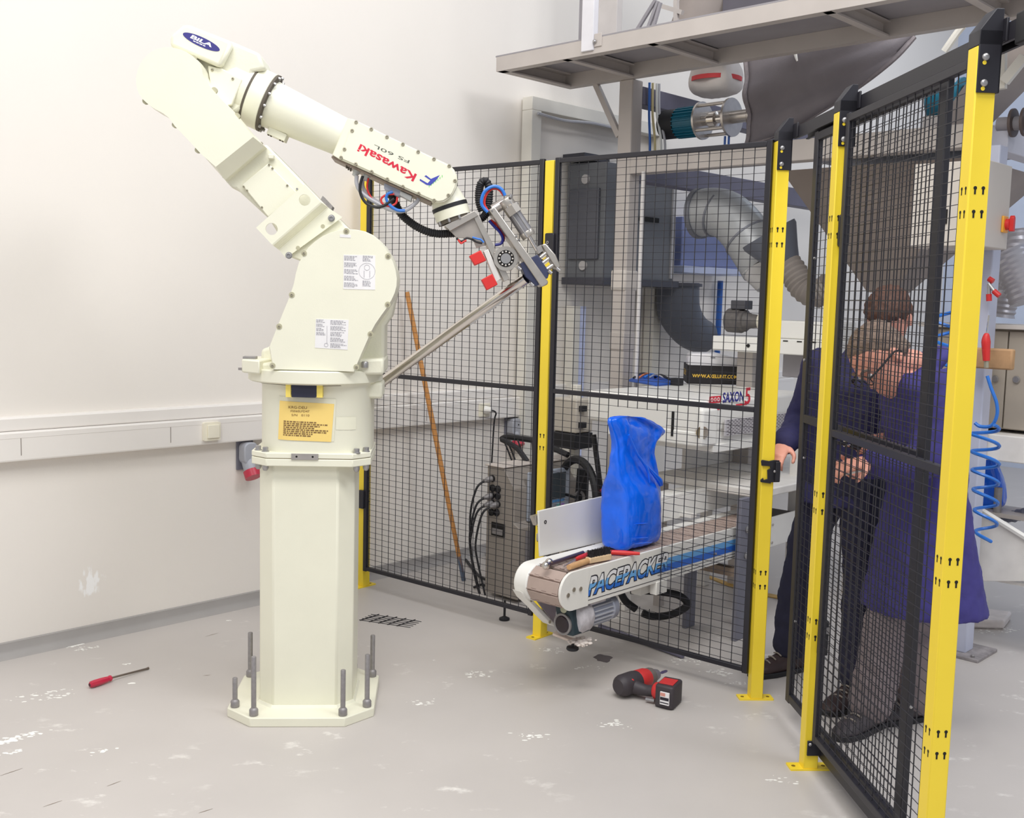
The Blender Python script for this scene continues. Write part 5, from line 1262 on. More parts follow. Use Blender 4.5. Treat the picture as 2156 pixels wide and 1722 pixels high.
# robot controller
rc = thing('robot_controller', 'grey brown robot controller cabinet with round plugs behind the mesh', 'cabinet', MAC_O, WALL_RZ)
RCM = mat('controller_paint', (150, 142, 134), .55, var=.06, scale=9)
MB().prism([(-.660, .02), (-.660, .70), (-.78, .70), (-.862, .60), (-.862, .42), (-.90, .40), (-.90, .02)], 'x', 2.25, 2.85).build('body', RCM, rc, bevel=.005)
MB().box(2.24, 2.86, -.79, -.650, .70, .708).build('lid', mat('controller_lid', (206, 196, 188), .5), rc, bevel=.003)
fm = Matrix.Translation((0, -.862, .60)) @ Matrix.Rotation(math.atan2(.082, .10), 4, 'X')
TPM = mat('pendant_grey', (176, 184, 198), .45)
tp_ = MB().box(2.34, 2.66, -.885, -.862, .42, .68).build('pendant', TPM, rc, bevel=.006)
MB().box(2.46, 2.62, -.889, -.885, .52, .66).build('screen', mat('screen_grey', (70, 78, 84), .3), tp_)
for k in range(9): MB().box(2.445, 2.457, -.889, -.885, .52 + k * .0155, .53 + k * .0155).build('key', mat('key_blue', (84, 148, 208), .4), tp_)
for k in range(8): MB().box(2.46 + k * .02, 2.474 + k * .02, -.889, -.885, .502, .514).build('key', mat('key_blue', (84, 148, 208), .4), tp_)
for j in range(3):
    for k in range(6): MB().box(2.42 + k * .034, 2.444 + k * .034, -.889, -.885, .435 + j * .02, .449 + j * .02).build('key', mat(('key_teal', 'key_violet', 'key_grey')[(j + k) % 3], ((110, 190, 190), (166, 130, 196), (150, 152, 160))[(j + k) % 3], .5), tp_)
for (yy, zz, plug) in ((-.70, .635, 1), (-.705, .585, 0), (-.745, .585, 0), (-.70, .545, 1), (-.745, .548, 0), (-.705, .505, 1), (-.745, .505, 1), (-.74, .46, 0), (-.70, .455, 0)):
    c_ = MB().lathe((2.25, yy, zz), (-1, 0, 0), [(.019, 0), (.019, .01), (.015, .012), (.015, .006)], 14).build('socket', RUBBER, rc)
    if plug:
        MB().lathe((2.24, yy, zz), (-1, 0, -.15), [(.016, 0), (.016, .03), (.011, .04), (.010, .055)], 12).build('plug', GALV, c_)
        MB().tube([(2.185, yy, zz - .008), (2.15, yy + .02, zz - .05), (2.14, yy + .05, zz - .2), (2.15, yy + .04, .2), (2.17, yy, .03)], .006, n=6).build('cord', RUBBER, c_)
MB().box(2.244, 2.25, -.80, -.705, .335, .405).build('recess', DARK, rc)
MB().box(2.240, 2.244, -.79, -.715, .345, .375).build('handle', GALV, rc)
MB().box(2.30, 2.80, -.905, -.90, .05, .38).build('door', mat('controller_door', (120, 116, 118), .5), rc, bevel=.003)
lf = thing('levelling_pad', 'small black levelling foot on the floor below the first mesh panel', 'foot', (-.012, 5.139, 0), 0)
MB().lathe((0, 0, 0), (0, 0, 1), [(.026, 0), (.026, .010), (.010, .018), (.006, .02), (.006, .10)], 16).build('pad', RUBBER, lf)
kb = thing('floor_cable', 'tangle of black cables on the floor round the robot controller', 'cable', (0, 0, 0))
kc = [(-0.255,6.292,0.012),(-0.216,6.129,0.012),(-0.16,5.915,0.012),(-0.103,5.831,0.012),(-0.041,5.808,0.012),(0.02,5.699,0.012),(0.058,5.565,0.012)]
MB().tube(kc, .008, n=6).build('cable', RUBBER, kb)
kc = [(-0.149,6.665,0.012),(-0.115,6.306,0.012),(-0.052,6.018,0.012),(0.012,5.813,0.012),(0.088,5.649,0.012)]
MB().tube(kc, .010, n=6).build('cable', GREYCABLE, kb)
kc = [(-0.183,5.688,0.01),(-0.139,5.748,0.01),(-0.077,5.669,0.01),(-0.017,5.703,0.01),(0.043,5.544,0.01)]
MB().tube(kc, .007, n=6).build('cable', RUBBER, kb)
# black cable tray arm with hanging cables
cr_ = thing('padded_bar', 'black padded bar with hanging wires above the robot controller', 'bar', MAC_O, WALL_RZ)
ca = [(2.55,-0.466,0.796),(2.55,-0.509,0.812),(2.55,-0.604,0.815),(2.55,-0.739,0.811),(2.55,-0.959,0.765)]
MB().tube(ca, .017, n=8).build('bar', RUBBER, cr_)
ca = [(2.5,-0.515,0.802),(2.5,-0.58,0.786),(2.5,-0.643,0.762),(2.5,-0.713,0.703)]
MB().tube(ca, .015, n=8).build('bar', RUBBER, cr_)
for a in ([(2.52,-0.512,0.796),(2.52,-0.551,0.735),(2.52,-0.589,0.67)], [(2.52,-0.539,0.795),(2.52,-0.578,0.738),(2.52,-0.614,0.677)], [(2.52,-0.617,0.811),(2.52,-0.645,0.761),(2.52,-0.668,0.691)], [(2.52,-0.728,0.808),(2.52,-0.732,0.763),(2.52,-0.736,0.704)]):
    MB().tube(a, .005, n=6).build('wire', RUBBER, cr_)

# stand with box and hand wheel
sd = thing('machine_stand', 'cream pole with beige box, black block and large black wheel', 'stand', MAC_O, WALL_RZ)
sp_ = [(2.75,-0.831,0.407),(2.75,-0.726,1.046),(2.75,-0.897,1.059),(2.75,-0.905,0.878),(2.75,-0.743,0.862),(2.75,-0.747,0.774)]
yc = sp_[0][1]
MB().box(2.73, 2.77, yc - .022, yc + .022, 0, 1.12).build('pole', CRW, sd, bevel=.003)
MB().box(2.68, 2.82, sp_[2][1], sp_[1][1], sp_[4][2], sp_[1][2]).build('beige_box', mat('beige_box', (190, 182, 170), .6, var=.08), sd, bevel=.006)
MB().box(2.67, 2.82, sp_[2][1] - .005, sp_[1][1] - .005, sp_[5][2], sp_[4][2] - .003).build('black_block', RUBBER, sd, bevel=.004)
for dz in (.03, .12): MB().box(2.70, 2.74, sp_[2][1] - .025, sp_[2][1], sp_[4][2] + dz, sp_[4][2] + dz + .03).build('latch', RUBBER, sd)
wc_ = (2.6,-0.989,0.533)
ring = [(2.60 + .18 * math.cos(t) * .25, wc_[1] + .17 * math.cos(t), wc_[2] + .205 * math.sin(t)) for t in [2 * math.pi * i / 20 for i in range(20)]]
MB().tube(ring, .022, n=8, closed=True, sub=2).build('wheel_rim', RUBBER, sd)
for t in (0.0, 2.1, 4.2):
    MB().cyl((2.60, wc_[1], wc_[2]), (2.60 + .17 * math.cos(t) * .25, wc_[1] + .16 * math.cos(t), wc_[2] + .195 * math.sin(t)), .008, n=6).build('spoke', RUBBER, sd)
MB().prism([(wc_[1] - .02, wc_[2] - .22), (wc_[1] + .06, wc_[2] - .22), (wc_[1] + .04, wc_[2] + .15), (wc_[1] - .03, wc_[2] + .15)], 'x', 2.64, 2.66).build('bracket', RUBBER, sd)
MB().ring((2.64, wc_[1] + .01, wc_[2] - .0), (2.63, wc_[1] + .01, wc_[2] - .0), .034, .022, 16).build('hub', GALV, sd)
MB().cyl((2.60, wc_[1] - .17, wc_[2] + .02), (2.60, wc_[1] - .10, wc_[2] + .35), .014, n=8).build('strut', RUBBER, sd)
MB().cyl((2.6, wc_[1] - .15, wc_[2] + .06), (2.6, wc_[1] - .24, wc_[2] + .08), .014, n=8).build('red_clamp', mat('muted_red', (186, 74, 80), .5), sd)
# broom stick
bst = thing('broom_stick', 'long bare wooden broom stick leaning against the wall', 'stick', (0, 0, 0))
s0_ = Vector((-0.251,5.857,0.02)); s1_ = Vector((2.187,-0.06,1.601))
s1_ = Vector(mac(*s1_))
MB().tube([s0_, s0_.lerp(s1_, .5), s1_], [.0115, .014, .013], n=10).build('shaft', mat('stick_wood', (200, 140, 78), .5, var=.12, scale=20), bst)
MB().tube([s0_ - (s1_ - s0_).normalized() * .02, s0_ + (s1_ - s0_).normalized() * .12], .0125, n=8, sub=1).build('blue_ferrule', mat('ferrule', (108, 120, 140), .4, metal=.5), bst)

# ---------------------------------------------------------------- right hand side behind the nearest post
cc = thing('control_cabinet', 'beige wall hung control cabinet with red and yellow main switch', 'cabinet', MAC_O, WALL_RZ)
CBE = mat('cabinet_beige', (206, 198, 188), .5, var=.02)
MB().box(2.9, 3.185, -2.897, -2.588, 1.842, 2.20).build('body', CBE, cc, bevel=.005)
MB().box(2.888, 2.9, -2.895, -2.59, 1.845, 2.198).build('door', CBE, cc, bevel=.004)
MB().box(2.882, 2.888, -2.75, -2.73, 1.94, 2.0).build('lock', DARK, cc)
sw = (3.127,-2.9,1.948)
MB().box(sw[0] - .03, sw[0] + .03, -2.907, -2.897, sw[2] - .035, sw[2] + .035).build('switch_plate', mat('switch_orange', (240, 170, 56), .4), cc, bevel=.003)
kn = MB().lathe((sw[0] + .005, -2.907, sw[2]), (0, -1, 0), [(.024, 0), (.024, .012), (.02, .016)], 16).build('switch_knob', RED, cc)
MB().prism([(sw[0] - .006, sw[2] - .03), (sw[0] + .016, sw[2] - .03), (sw[0] + .016, sw[2] + .028), (sw[0] + .005, sw[2] + .038), (sw[0] - .006, sw[2] + .028)], 'y', -2.921, -2.94).build('handle', RED, kn, bevel=.002)
MB().cyl((3.0, -2.65, 1.842), (3.0, -2.65, 1.79), .02, n=10).build('cable_gland', GALV, cc)
MB().cyl((3.0, -2.85, 1.842), (3.0, -2.85, 1.80), .02, n=10).build('cable_gland', GALV, cc)

# blue coil hose with red air gun
ag = thing('air_gun', 'red air blow gun hanging on a blue coiled hose', 'tool', MAC_O, WALL_RZ)
gx = 3.0
g0, g1, g2, g3, g4 = [(3,-2.909,1.558),(3,-2.904,1.482),(3,-2.904,1.472),(3,-2.904,1.443),(3,-2.911,1.364)]
MB().cyl(g0, g1, .004, n=8).build('nozzle', CHROME, ag)
MB().tube([g1, g2, g3, g4], [.006, .013, .019, .014], n=10).build('grip', RED, ag)
MB().cyl(g4, Vector(g4) + Vector((0, -.002, -.03)), .010, n=10).build('coupling', SCREW, ag)
ch_ = thing('coil_hose', 'blue coiled air hose hanging beside the nearest yellow post', 'hose', MAC_O, WALL_RZ)
h0 = [(3,-2.919,1.3),(3,-2.939,1.248),(3,-2.965,1.188),(3,-2.97,1.134),(3,-2.95,1.089),(3,-2.905,1.081),(3,-2.881,1.094)]
MB().tube(h0, .0075, n=8).build('hose_end', BLUETUBE, ch_)
zA, zB = (3,-2.881,1.09)[2], (3,-2.95,0.59)[2]
yA = (3,-2.922,1.051)[1]; yB = (3,-2.962,0.612)[1]
N_ = 6.0; coil = []
for i in range(int(N_ * 16) + 1):
    t = i / (N_ * 16); a = 2 * math.pi * N_ * t + 2.6
    coil.append((3.0 + .055 * math.cos(a + 1.57), yA + (yB - yA) * t + (.058 - .02 * t * t) * math.cos(a), zA + (zB - zA) * (t * .85 + .15 * t * t) + .012 * math.sin(a)))
MB().tube(coil, .0075, n=6, sub=1).build('coil', BLUETUBE, ch_)
c2 = []
q0, q1 = (2.95,-2.735,1.583), (2.95,-2.754,1.301)
for i in range(57):
    t = i / 56; a = 2 * math.pi * 3.3 * t
    c2.append((2.95 + .05 * math.sin(a), q0[1] + (q1[1] - q0[1]) * t - .045 * math.cos(a), q0[2] + (q1[2] - q0[2]) * t))
MB().tube(c2, .0075, n=6, sub=1).build('coil', BLUETUBE, ch_)
wb2 = thing('wood_block', 'small stained wooden block fixed to the pale blue column', 'block', MAC_O, WALL_RZ)
MB().box(3.09, 3.13, -2.985, -2.80, 1.325, 1.415).build('block', mat('stained_wood', (184, 146, 106), .7, var=.2, scale=14), wb2, bevel=.008)
cl_ = thing('spring_clamp', 'metal spring clamps with red grips on the pale blue column', 'clamp', MAC_O, WALL_RZ)
for a, b in ([(3.12,-2.855,1.688),(3.12,-2.859,1.648)], [(3.12,-2.854,1.694),(3.12,-2.881,1.661)]): MB().cyl(a, b, .008, n=8).build('jaw', ZINC, cl_)
for a, b in ([(3.12,-2.853,1.716),(3.12,-2.873,1.704)], [(3.12,-2.878,1.663),(3.12,-2.903,1.642)], [(3.12,-2.858,1.649),(3.12,-2.861,1.619)]): MB().cyl(a, b, .012, n=10).build('grip', RED, cl_)
# beige base cabinets with doors
tc2 = thing('base_cabinet', 'beige cabinet with two knobbed doors behind the blue hose', 'cabinet', MAC_O, WALL_RZ)
TAN = mat('beige_cabinet', (178, 168, 154), .55, var=.03)
MB().box(3.42, 3.9, -3.30, -2.50, 1.035, 1.495).build('body', TAN, tc2, bevel=.003)
dvy = (3.4,-2.856,1.464)[1]
MB().box(3.40, 3.42, dvy + .003, -2.52, 1.04, 1.485).build('door', TAN, tc2, bevel=.003)
MB().box(3.40, 3.42, -3.10, dvy - .003, 1.04, 1.485).build('door', TAN, tc2, bevel=.003)
for p in [(3.4,-2.811,1.266),(3.4,-2.905,1.269)]: MB().lathe((3.40, p[1], p[2]), (-1, 0, 0), [(.012, 0), (.017, .006), (.013, .014)], 14).build('knob', ZINC, tc2)
MB().box(3.36, 3.95, -3.4, -2.45, 1.495, 1.515).build('counter', mat('counter_pale', (214, 206, 198), .5), tc2, bevel=.003)
MB().box(3.30, 3.9, -3.4, -2.3, .90, 1.02).build('shelf', WHITEDUST, tc2, bevel=.006)
for y in (-2.5, -3.3): MB().box(3.6, 3.66, y - .03, y + .03, 0, .90).build('leg', PAINT, tc2)
# white chute tray in front
tr2 = thing('chute_tray', 'white sheet metal chute tray low on the right behind the coat', 'tray', MAC_O, WALL_RZ)
tt = [(-2.636,0.707),(-2.794,0.667),(-3.094,0.527),(-3.105,0.379),(-2.664,0.289)]
MB().prism(tt, 'x', 3.35, 3.375).build('front_sheet', WHITEDUST, tr2, bevel=.003)
MB().tube([(3.34, tt[0][0], tt[0][1]), (3.34, tt[1][0], tt[1][1]), (3.34, tt[2][0], tt[2][1])], .014, n=6, sub=1).build('rim', WHITE, tr2)
MB().box(3.375, 3.8, -3.2, -2.55, .33, .345).build('bottom_sheet', WHITEDUST, tr2)
MB().box(3.5, 3.56, -2.7, -2.64, 0, .33).build('leg', PAINT, tr2)
MB().box(3.5, 3.56, -3.1, -3.04, 0, .33).build('leg', PAINT, tr2)
fb_ = thing('floor_block', 'dusty white concrete block on the floor by the column foot', 'block', MAC_O, WALL_RZ)
fk = [(3.658,-2.693,0),(3.766,-2.808,0),(3.976,-2.771,0),(3.913,-2.61,0)]
MB().prism([(p[0], p[1]) for p in fk], 'z', 0, .045).build('block', mat('dusty_concrete', (226, 218, 214), .9, var=.08, scale=20), fb_, bevel=.012)
b2 = sack('small_sack', 'small blue plastic sack behind the blue coiled hose', [(-.05, .05, .0, .0, .03), (-.09, .09, .01, .01, .05), (-.085, .085, .10, .10, .05), (-.06, .06, .17, .17, .035), (-.025, .025, .24, .24, .02)], 0, 0, 0, BAGM, loc=(0, 0, 0))
bs1 = (3.6,-2.74,0.631)
b2.location = mac(3.6, bs1[1], bs1[2]); b2.rotation_euler = (0, 0, R(WALL_RZ - 90))
MB().box(-.2, .3, -.12, .12, -.02, -.001).build('support_shelf', PAINT, b2)
sh2 = thing('ribbed_duct', 'pair of silver ribbed ventilation hoses at the right edge', 'hose', MAC_O, WALL_RZ)
SILV = mat('silver_ribbed', (186, 184, 190), .4, metal=.5, var=.06)
MB().tube([(3.55,-2.768,1.846),(3.55,-2.799,1.792),(3.55,-2.831,1.735),(3.55,-2.855,1.685),(3.55,-2.88,1.625)], .085, n=16, ribs=(.03, .006)).build('hose', SILV, sh2)
MB().tube([(3.75,-2.729,1.967),(3.75,-2.737,1.904),(3.75,-2.728,1.822),(3.75,-2.712,1.74),(3.75,-2.707,1.662),(3.75,-2.693,1.549)], .065, n=14, ribs=(.03, .007)).build('hose', SILV, sh2)
sr = thing('steel_stub', 'short grey steel tube standing in the chute tray', 'tube', MAC_O, WALL_RZ)
a = (3.5,-2.83,0.623); b = (3.5,-2.825,0.748)
MB().cyl((3.5, a[1], .345), b, .018, n=12).build('tube', GALV, sr)
rb = thing('grey_ribbed_hose', 'grey ribbed hose lying in the chute tray', 'hose', MAC_O, WALL_RZ)
MB().tube([(3.6,-2.813,0.602),(3.6,-2.859,0.601),(3.6,-2.915,0.623),(3.6,-2.972,0.624)], .03, n=12, ribs=(.02, .005)).build('hose', mat('hose_slate', (104, 106, 122), .5), rb)
# pump parts at the top right
pp = thing('pipe_flange', 'dark bolted pipe flange above the beige cabinet', 'pipe', MAC_O, WALL_RZ)
pf = (3.3,-2.84,2.404)
MB().cyl((3.3, pf[1] + .06, pf[2]), (3.3, pf[1] - .4, pf[2] - .02), .03, n=14).build('pipe', PAINTD, pp)
for dy in (0, -.05): MB().cyl((3.3, pf[1] + dy, pf[2]), (3.3, pf[1] + dy - .012, pf[2]), .062, n=20).build('flange', mat('dirty_flange', (96, 84, 80), .5, metal=.3), pp)
tm = thing('teal_motor', 'teal motor seen through the mesh beside the nearest post', 'motor', MAC_O, WALL_RZ)
tq = (3.9,-2.308,2.645)
MB().lathe((3.9, tq[1], tq[2]), (0, -1, 0), [(.08, -.10), (.09, -.09), (.09, .06), (.11, .06), (.11, .075)], 20).build('motor_body', TEAL, tm)
MB().cyl((3.9, tq[1] - .075, tq[2]), (3.9, tq[1] - .2, tq[2]), .07, n=16).build('drive_end', RUBBER, tm)
MB().box(3.82, 3.98, tq[1] - .15, tq[1] + .1, 2.43, tq[2] - .08).build('foot', PAINT, tm)
for nm, pts in (('strut', [(3.5,-2.433,2.804),(3.5,-2.485,2.876),(3.5,-2.515,2.91)]),):
    ss = thing('bent_strut', 'cream bent steel strut above the gate track', 'strut', MAC_O, WALL_RZ)
    MB().tube(pts, .018, n=8).build('strut', CRW, ss)
dg = thing('diagonal_brace', 'cream diagonal brace at the top right corner', 'brace', MAC_O, WALL_RZ)
a, b = [(3.2,-2.831,2.566),(3.2,-2.909,2.663)]
MB().cyl(a, b, .028, n=4).build('brace', CRW, dg, smooth=0)
a, b = [(3.22,-2.804,2.746),(3.22,-2.817,2.541)]
MB().cyl(a, b, .022, n=4).build('upright', CRW, dg, smooth=0)

# ---------------------------------------------------------------- two workers behind the gate
SKIN = mat('skin', (226, 160, 138), .5, var=.06, scale=14)
HAIRA = mat('brown_hair', (88, 60, 48), .7, var=.3, scale=60, bump=.6, bscale=160)
HAIRB = mat('greying_hair', (132, 112, 98), .7, var=.25, scale=60, bump=.6, bscale=160)
NAVYJ = mat('navy_jacket', (44, 42, 84), .8, var=.08, scale=12, bump=.25, bscale=60)
NAVYT = mat('navy_trousers', (38, 38, 60), .85, var=.08, scale=12, bump=.25, bscale=60)
COATM = mat('blue_work_coat', (62, 56, 124), .8, var=.07, scale=10, bump=.25, bscale=60)
GREYT = mat('grey_trousers', (138, 126, 128), .85, var=.07, scale=12, bump=.25, bscale=60)
BOOT = mat('dark_brown_leather', (58, 42, 42), .5, var=.2, scale=20)
def ellipse_loop(c, a, b, ra, rb, n=20, pw=.85):
    out = []
    for i in range(n):
        t = 2 * math.pi * i / n; x, y = math.cos(t), math.sin(t)
        x = math.copysign(abs(x) ** pw, x); y = math.copysign(abs(y) ** pw, y)
        out.append(Vector(c) + Vector(a) * (ra * x) + Vector(b) * (rb * y))
    return out
def limb(mb, pts, rad, n=14):
    mb.tube(pts, rad, n=n, sub=5)
    for p, r in ((pts[0], rad[0]), (pts[-1], rad[-1])): mb.ball(p, r, 12)
def hand(mb, wrist, d, palm_n, curl=1.0, size=1.0, thumb_side=1):
    """palm along d, palm facing palm_n, four curled fingers and a thumb"""
    d = Vector(d).normalized(); nn = Vector(palm_n); nn = (nn - d * nn.dot(d)).normalized(); s_ = d.cross(nn) * thumb_side
    w = Vector(wrist); k = size
    mb.loft([ellipse_loop(w, s_, nn, .024 * k, .018 * k, 12), ellipse_loop(w + d * .035 * k, s_, nn, .036 * k, .017 * k, 12), ellipse_loop(w + d * .085 * k, s_, nn, .041 * k, .014 * k, 12), ellipse_loop(w + d * .098 * k, s_, nn, .036 * k, .010 * k, 12)])
    for i, (off, ln) in enumerate(((.030, .072), (.010, .082), (-.011, .076), (-.030, .060))):
        b = w + d * .085 * k + s_ * off * k
        a1, a2, a3 = .35 * curl, .95 * curl, 1.5 * curl
        def dirn(a): return d * math.cos(a) + nn * math.sin(a)
        p1 = b + dirn(a1) * ln * .45 * k; p2 = p1 + dirn(a2) * ln * .32 * k; p3 = p2 + dirn(a3) * ln * .26 * k
        mb.tube([b, p1, p2, p3], [.0095 * k, .009 * k, .0082 * k, .0066 * k], n=8, sub=3)
    b = w + d * .022 * k + s_ * .030 * k
    p1 = b + (d * .6 + s_ * .7 + nn * .3).normalized() * .042 * k; p2 = p1 + (d * .8 + s_ * .1 + nn * .6).normalized() * .036 * k
    mb.tube([b, p1, p2], [.014 * k, .0105 * k, .008 * k], n=8, sub=3)
def head(mb, c, f, u, k=1.0):
    """shaped head: skull, jaw, nose, brow, ears; returns frame"""
    f = Vector(f).normalized(); u = Vector(u); u = (u - f * u.dot(f)).normalized(); s_ = f.cross(u)
    c = Vector(c); T = Matrix(((s_.x, f.x, u.x, c.x), (s_.y, f.y, u.y, c.y), (s_.z, f.z, u.z, c.z), (0, 0, 0, 1)))
    h = MB(T)
    prof = [(-.118, .020, .018, .058), (-.112, .036, .030, .052), (-.095, .050, .048, .040), (-.070, .060, .066, .026), (-.040, .068, .082, .010), (0, .073, .093, -.002), (.035, .077, .098, -.006), (.070, .073, .092, -.010), (.098, .056, .070, -.010), (.115, .032, .040, -.010), (.121, .010, .012, -.010)]
    h.loft([[(w * k * math.cos(t), (off + d * math.sin(t)) * k, z * k) for t in [2 * math.pi * i / 20 for i in range(20)]] for z, w, d, off in prof])
    h.loft([[(x * k, (.088 + y) * k, z * k) for x, y in ((-w, -.01), (0, d), (w, -.01), (0, -.02))] for z, w, d in ((.022, .007, .004), (-.01, .010, .016), (-.030, .016, .026), (-.040, .014, .014))])
    h.tube([(-.046 * k, .068 * k, .030 * k), (0, .094 * k, .032 * k), (.046 * k, .068 * k, .030 * k)], .009 * k, n=8)
    h.tube([(-.024 * k, .080 * k, -.064 * k), (0, .092 * k, -.064 * k), (.024 * k, .080 * k, -.064 * k)], .007 * k, n=8)
    h.tube([(-.022 * k, .078 * k, -.074 * k), (0, .090 * k, -.075 * k), (.022 * k, .078 * k, -.074 * k)], .007 * k, n=8)
    for sx in (-1, 1):
        h.loft([[(sx * (.072 + .014 * (j == 1)) * k, (-.012 + ry * math.sin(t)) * k, (-.005 + rz * math.cos(t)) * k) for t in [2 * math.pi * i / 12 for i in range(12)]] for j, (ry, rz) in enumerate(((.014, .026), (.019, .033)))])
    mb.v, k0 = mb.v, len(mb.v)
    mb.f += [tuple(i + k0 for i in q) for q in h.f]; mb.v += [tuple(Vector(p)) for p in h.v]
    return T
def finish(o, vox, smooth=6, wr=0.0, wscale=.08):
    r = o.modifiers.new('remesh', 'REMESH'); r.mode = 'VOXEL'; r.voxel_size = vox; r.use_smooth_shade = True
    if smooth:
        s_ = o.modifiers.new('smooth', 'SMOOTH'); s_.factor = .5; s_.iterations = smooth
    if wr:
        tx = bpy.data.textures.new(o.name + '_folds', 'CLOUDS'); tx.noise_scale = wscale
        d = o.modifiers.new('folds', 'DISPLACE'); d.texture = tx; d.strength = wr; d.mid_level = .5; d.texture_coords = 'LOCAL'
    return o
def shoe(parent, ankle, toe_dir, m, T, L=.29, name='shoe'):
    d = Vector(toe_dir).normalized(); s_ = Vector((-d.y, d.x, 0)); a = Vector(ankle)
    g = Vector((a.x, a.y, 0)); mb = MB(T)
    loops = []
    for t, w, h0, h1 in ((-.085, .022, .012, .06), (-.075, .036, .004, .10), (-.03, .040, .002, .125), (.02, .042, .002, .105), (.08, .047, .002, .075), (.14, .048, .004, .058), (.185, .036, .008, .042), (.205, .014, .014, .028)):
        c = g + d * t
        loops.append([c + s_ * (w * math.cos(q)) + Vector((0, 0, (h0 + h1) / 2 + (h1 - h0) / 2 * math.sin(q))) for q in [2 * math.pi * i / 14 for i in range(14)]])
    mb.loft(loops)
    mb.cyl(g + Vector((0, 0, .07)), g + Vector((0, 0, .16)), .048, .052, 14)
    o = finish(mb.build(name, m, parent), .007, 4)
    so = MB(T)
    so.prism([tuple((g + d * t + s_ * w).xy) for t, w in ((-.092, .0), (-.08, .032), (.0, .040), (.10, .051), (.17, .045), (.208, .016), (.208, -.016), (.17, -.045), (.10, -.051), (.0, -.040), (-.08, -.032))], 'z', 0.001, .022)
    so.build('sole', RUBBER, o, bevel=.003)
    for k in range(4):
        p = g + d * (.035 + .028 * k) + Vector((0, 0, .104 - .013 * k))
        MB(T).tube([p - s_ * .024 - Vector((0, 0, .006)), p, p + s_ * .024 - Vector((0, 0, .006))], .0035, n=6).build('lace', mat('lace_pale', (150, 140, 130), .7), o)
    return o

# worker A : navy jacket, brown hair, reaching for the latch
FA_ = Vector((1.30, 4.30, 0)); TA = Matrix.Translation(-FA_)
pa = thing('person', 'man with brown hair in a dark navy jacket bending and reaching for the gate latch', 'person', FA_)
J = dict(pel=(1.37, 4.32, .90), wai=(1.36, 4.30, 1.06), che=(1.37, 4.28, 1.24), nek=(1.425, 4.25, 1.405), hed=(1.468, 4.205, 1.535))
shR, shL = (1.27, 4.40, 1.33), (1.51, 4.16, 1.33)
elR, wrR = (1.215, 4.47, 1.09), (1.098, 4.262, 1.022)
elL, wrL = (1.53, 4.03, 1.09), (1.42, 3.97, 1.10)
hpR, hpL = (1.33, 4.39, .88), (1.41, 4.23, .88)
knR, anR = (1.245, 4.45, .48), (1.225, 4.49, .10)
knL, anL = (1.42, 4.20, .48), (1.395, 4.13, .10)
sideA = (Vector(shL) - Vector(shR)).normalized(); fwdA = Vector((-.70, -.70, 0))
def torso_loops(J, side, fw, sc=1.0, hem=None):
    ls = []
    for key, ra, rb in (('pel', .165, .12), ('wai', .155, .115), ('che', .185, .13), ):
        ls.append(ellipse_loop(J[key], side, fw, ra * sc, rb * sc))
    n_ = Vector(J['nek']); c_ = Vector(J['che'])
    ls.append(ellipse_loop(c_.lerp(n_, .55), side, fw, .185 * sc, .11 * sc))
    ls.append(ellipse_loop(c_.lerp(n_, .9), side, fw, .11 * sc, .085 * sc))
    return ls
body = MB(TA)
body.loft(torso_loops(J, sideA, fwdA, .9))
limb(body, [J['che'], J['nek'], J['hed']], [.08, .058, .055])
for a in ((shR, elR, wrR), (shL, elL, wrL)): limb(body, list(a), [.052, .042, .028])
for a in ((hpR, knR, anR), (hpL, knL, anL)): limb(body, list(a), [.085, .058, .042])
hbm = MB(); HT = head(hbm, J['hed'], (-.52, -.50, -.66), (-.30, -.42, .80))
hand(hbm, wrR, (-.50, -.72, -.45), (.2, .5, -.85), 1.4, .95, 1)
hand(hbm, wrL, (-.9, -.15, -.1), (0, -.2, -.9), 1.2, 1.0, -1)
body.add(hbm.v, hbm.f)
finish(body.build('body', SKIN, pa), .0062, 3)
hr_ = MB(TA @ HT)
hr_.loft([[(w * math.cos(t), off + d * math.sin(t), z - .35 * max(0, -math.sin(t)) * (.05 if z < .06 else 0)) for t in [2 * math.pi * i / 22 for i in range(22)]] for z, w, d, off in ((-.035, .066, .058, -.048), (-.02, .078, .075, -.036), (.03, .084, .088, -.022), (.062, .084, .100, -.010), (.09, .073, .092, -.008), (.112, .052, .066, -.010), (.128, .020, .028, -.010))])
h_ = finish(hr_.build('hair', HAIRA, pa), .007, 2, .016, .018)
for sx in (-1, 1):
    MB(TA @ HT).ball((sx * .031, .086, .012), .008, 10).build('eye', mat('eye_white', (230, 226, 222), .3), pa)
    MB(TA @ HT).tube([(sx * .016, .096, .034), (sx * .032, .094, .040), (sx * .048, .082, .034)], .005, n=6).build('eyebrow', HAIRA, pa)
jk = MB(TA)
jk.loft([ellipse_loop((1.37, 4.32, .78), sideA, fwdA, .19, .15)] + torso_loops(J, sideA, fwdA, 1.08))
limb(jk, [shR, elR, Vector(elR).lerp(Vector(wrR), .92)], [.082, .066, .050])
limb(jk, [shL, elL, Vector(elL).lerp(Vector(wrL), .92)], [.082, .066, .050])
jk.tube([Vector(J['nek']) + Vector((-.07, .06, .0)), Vector(J['nek']) + Vector((-.02, -.07, -.02)), Vector(J['nek']) + Vector((.07, -.04, .01)), Vector(J['nek']) + Vector((.04, .06, .02))], .022, n=8, closed=True)
finish(jk.build('jacket', NAVYJ, pa), .011, 4, .022, .07)
for w, e in ((wrR, elR), (wrL, elL)):
    d = (Vector(w) - Vector(e)).normalized(); p = Vector(w) - d * .03
    MB(TA).ring(p - d * .02, p + d * .012, .052, .036, 18).build('cuff', NAVYJ, pa, bevel=.004)
tr1 = MB(TA)
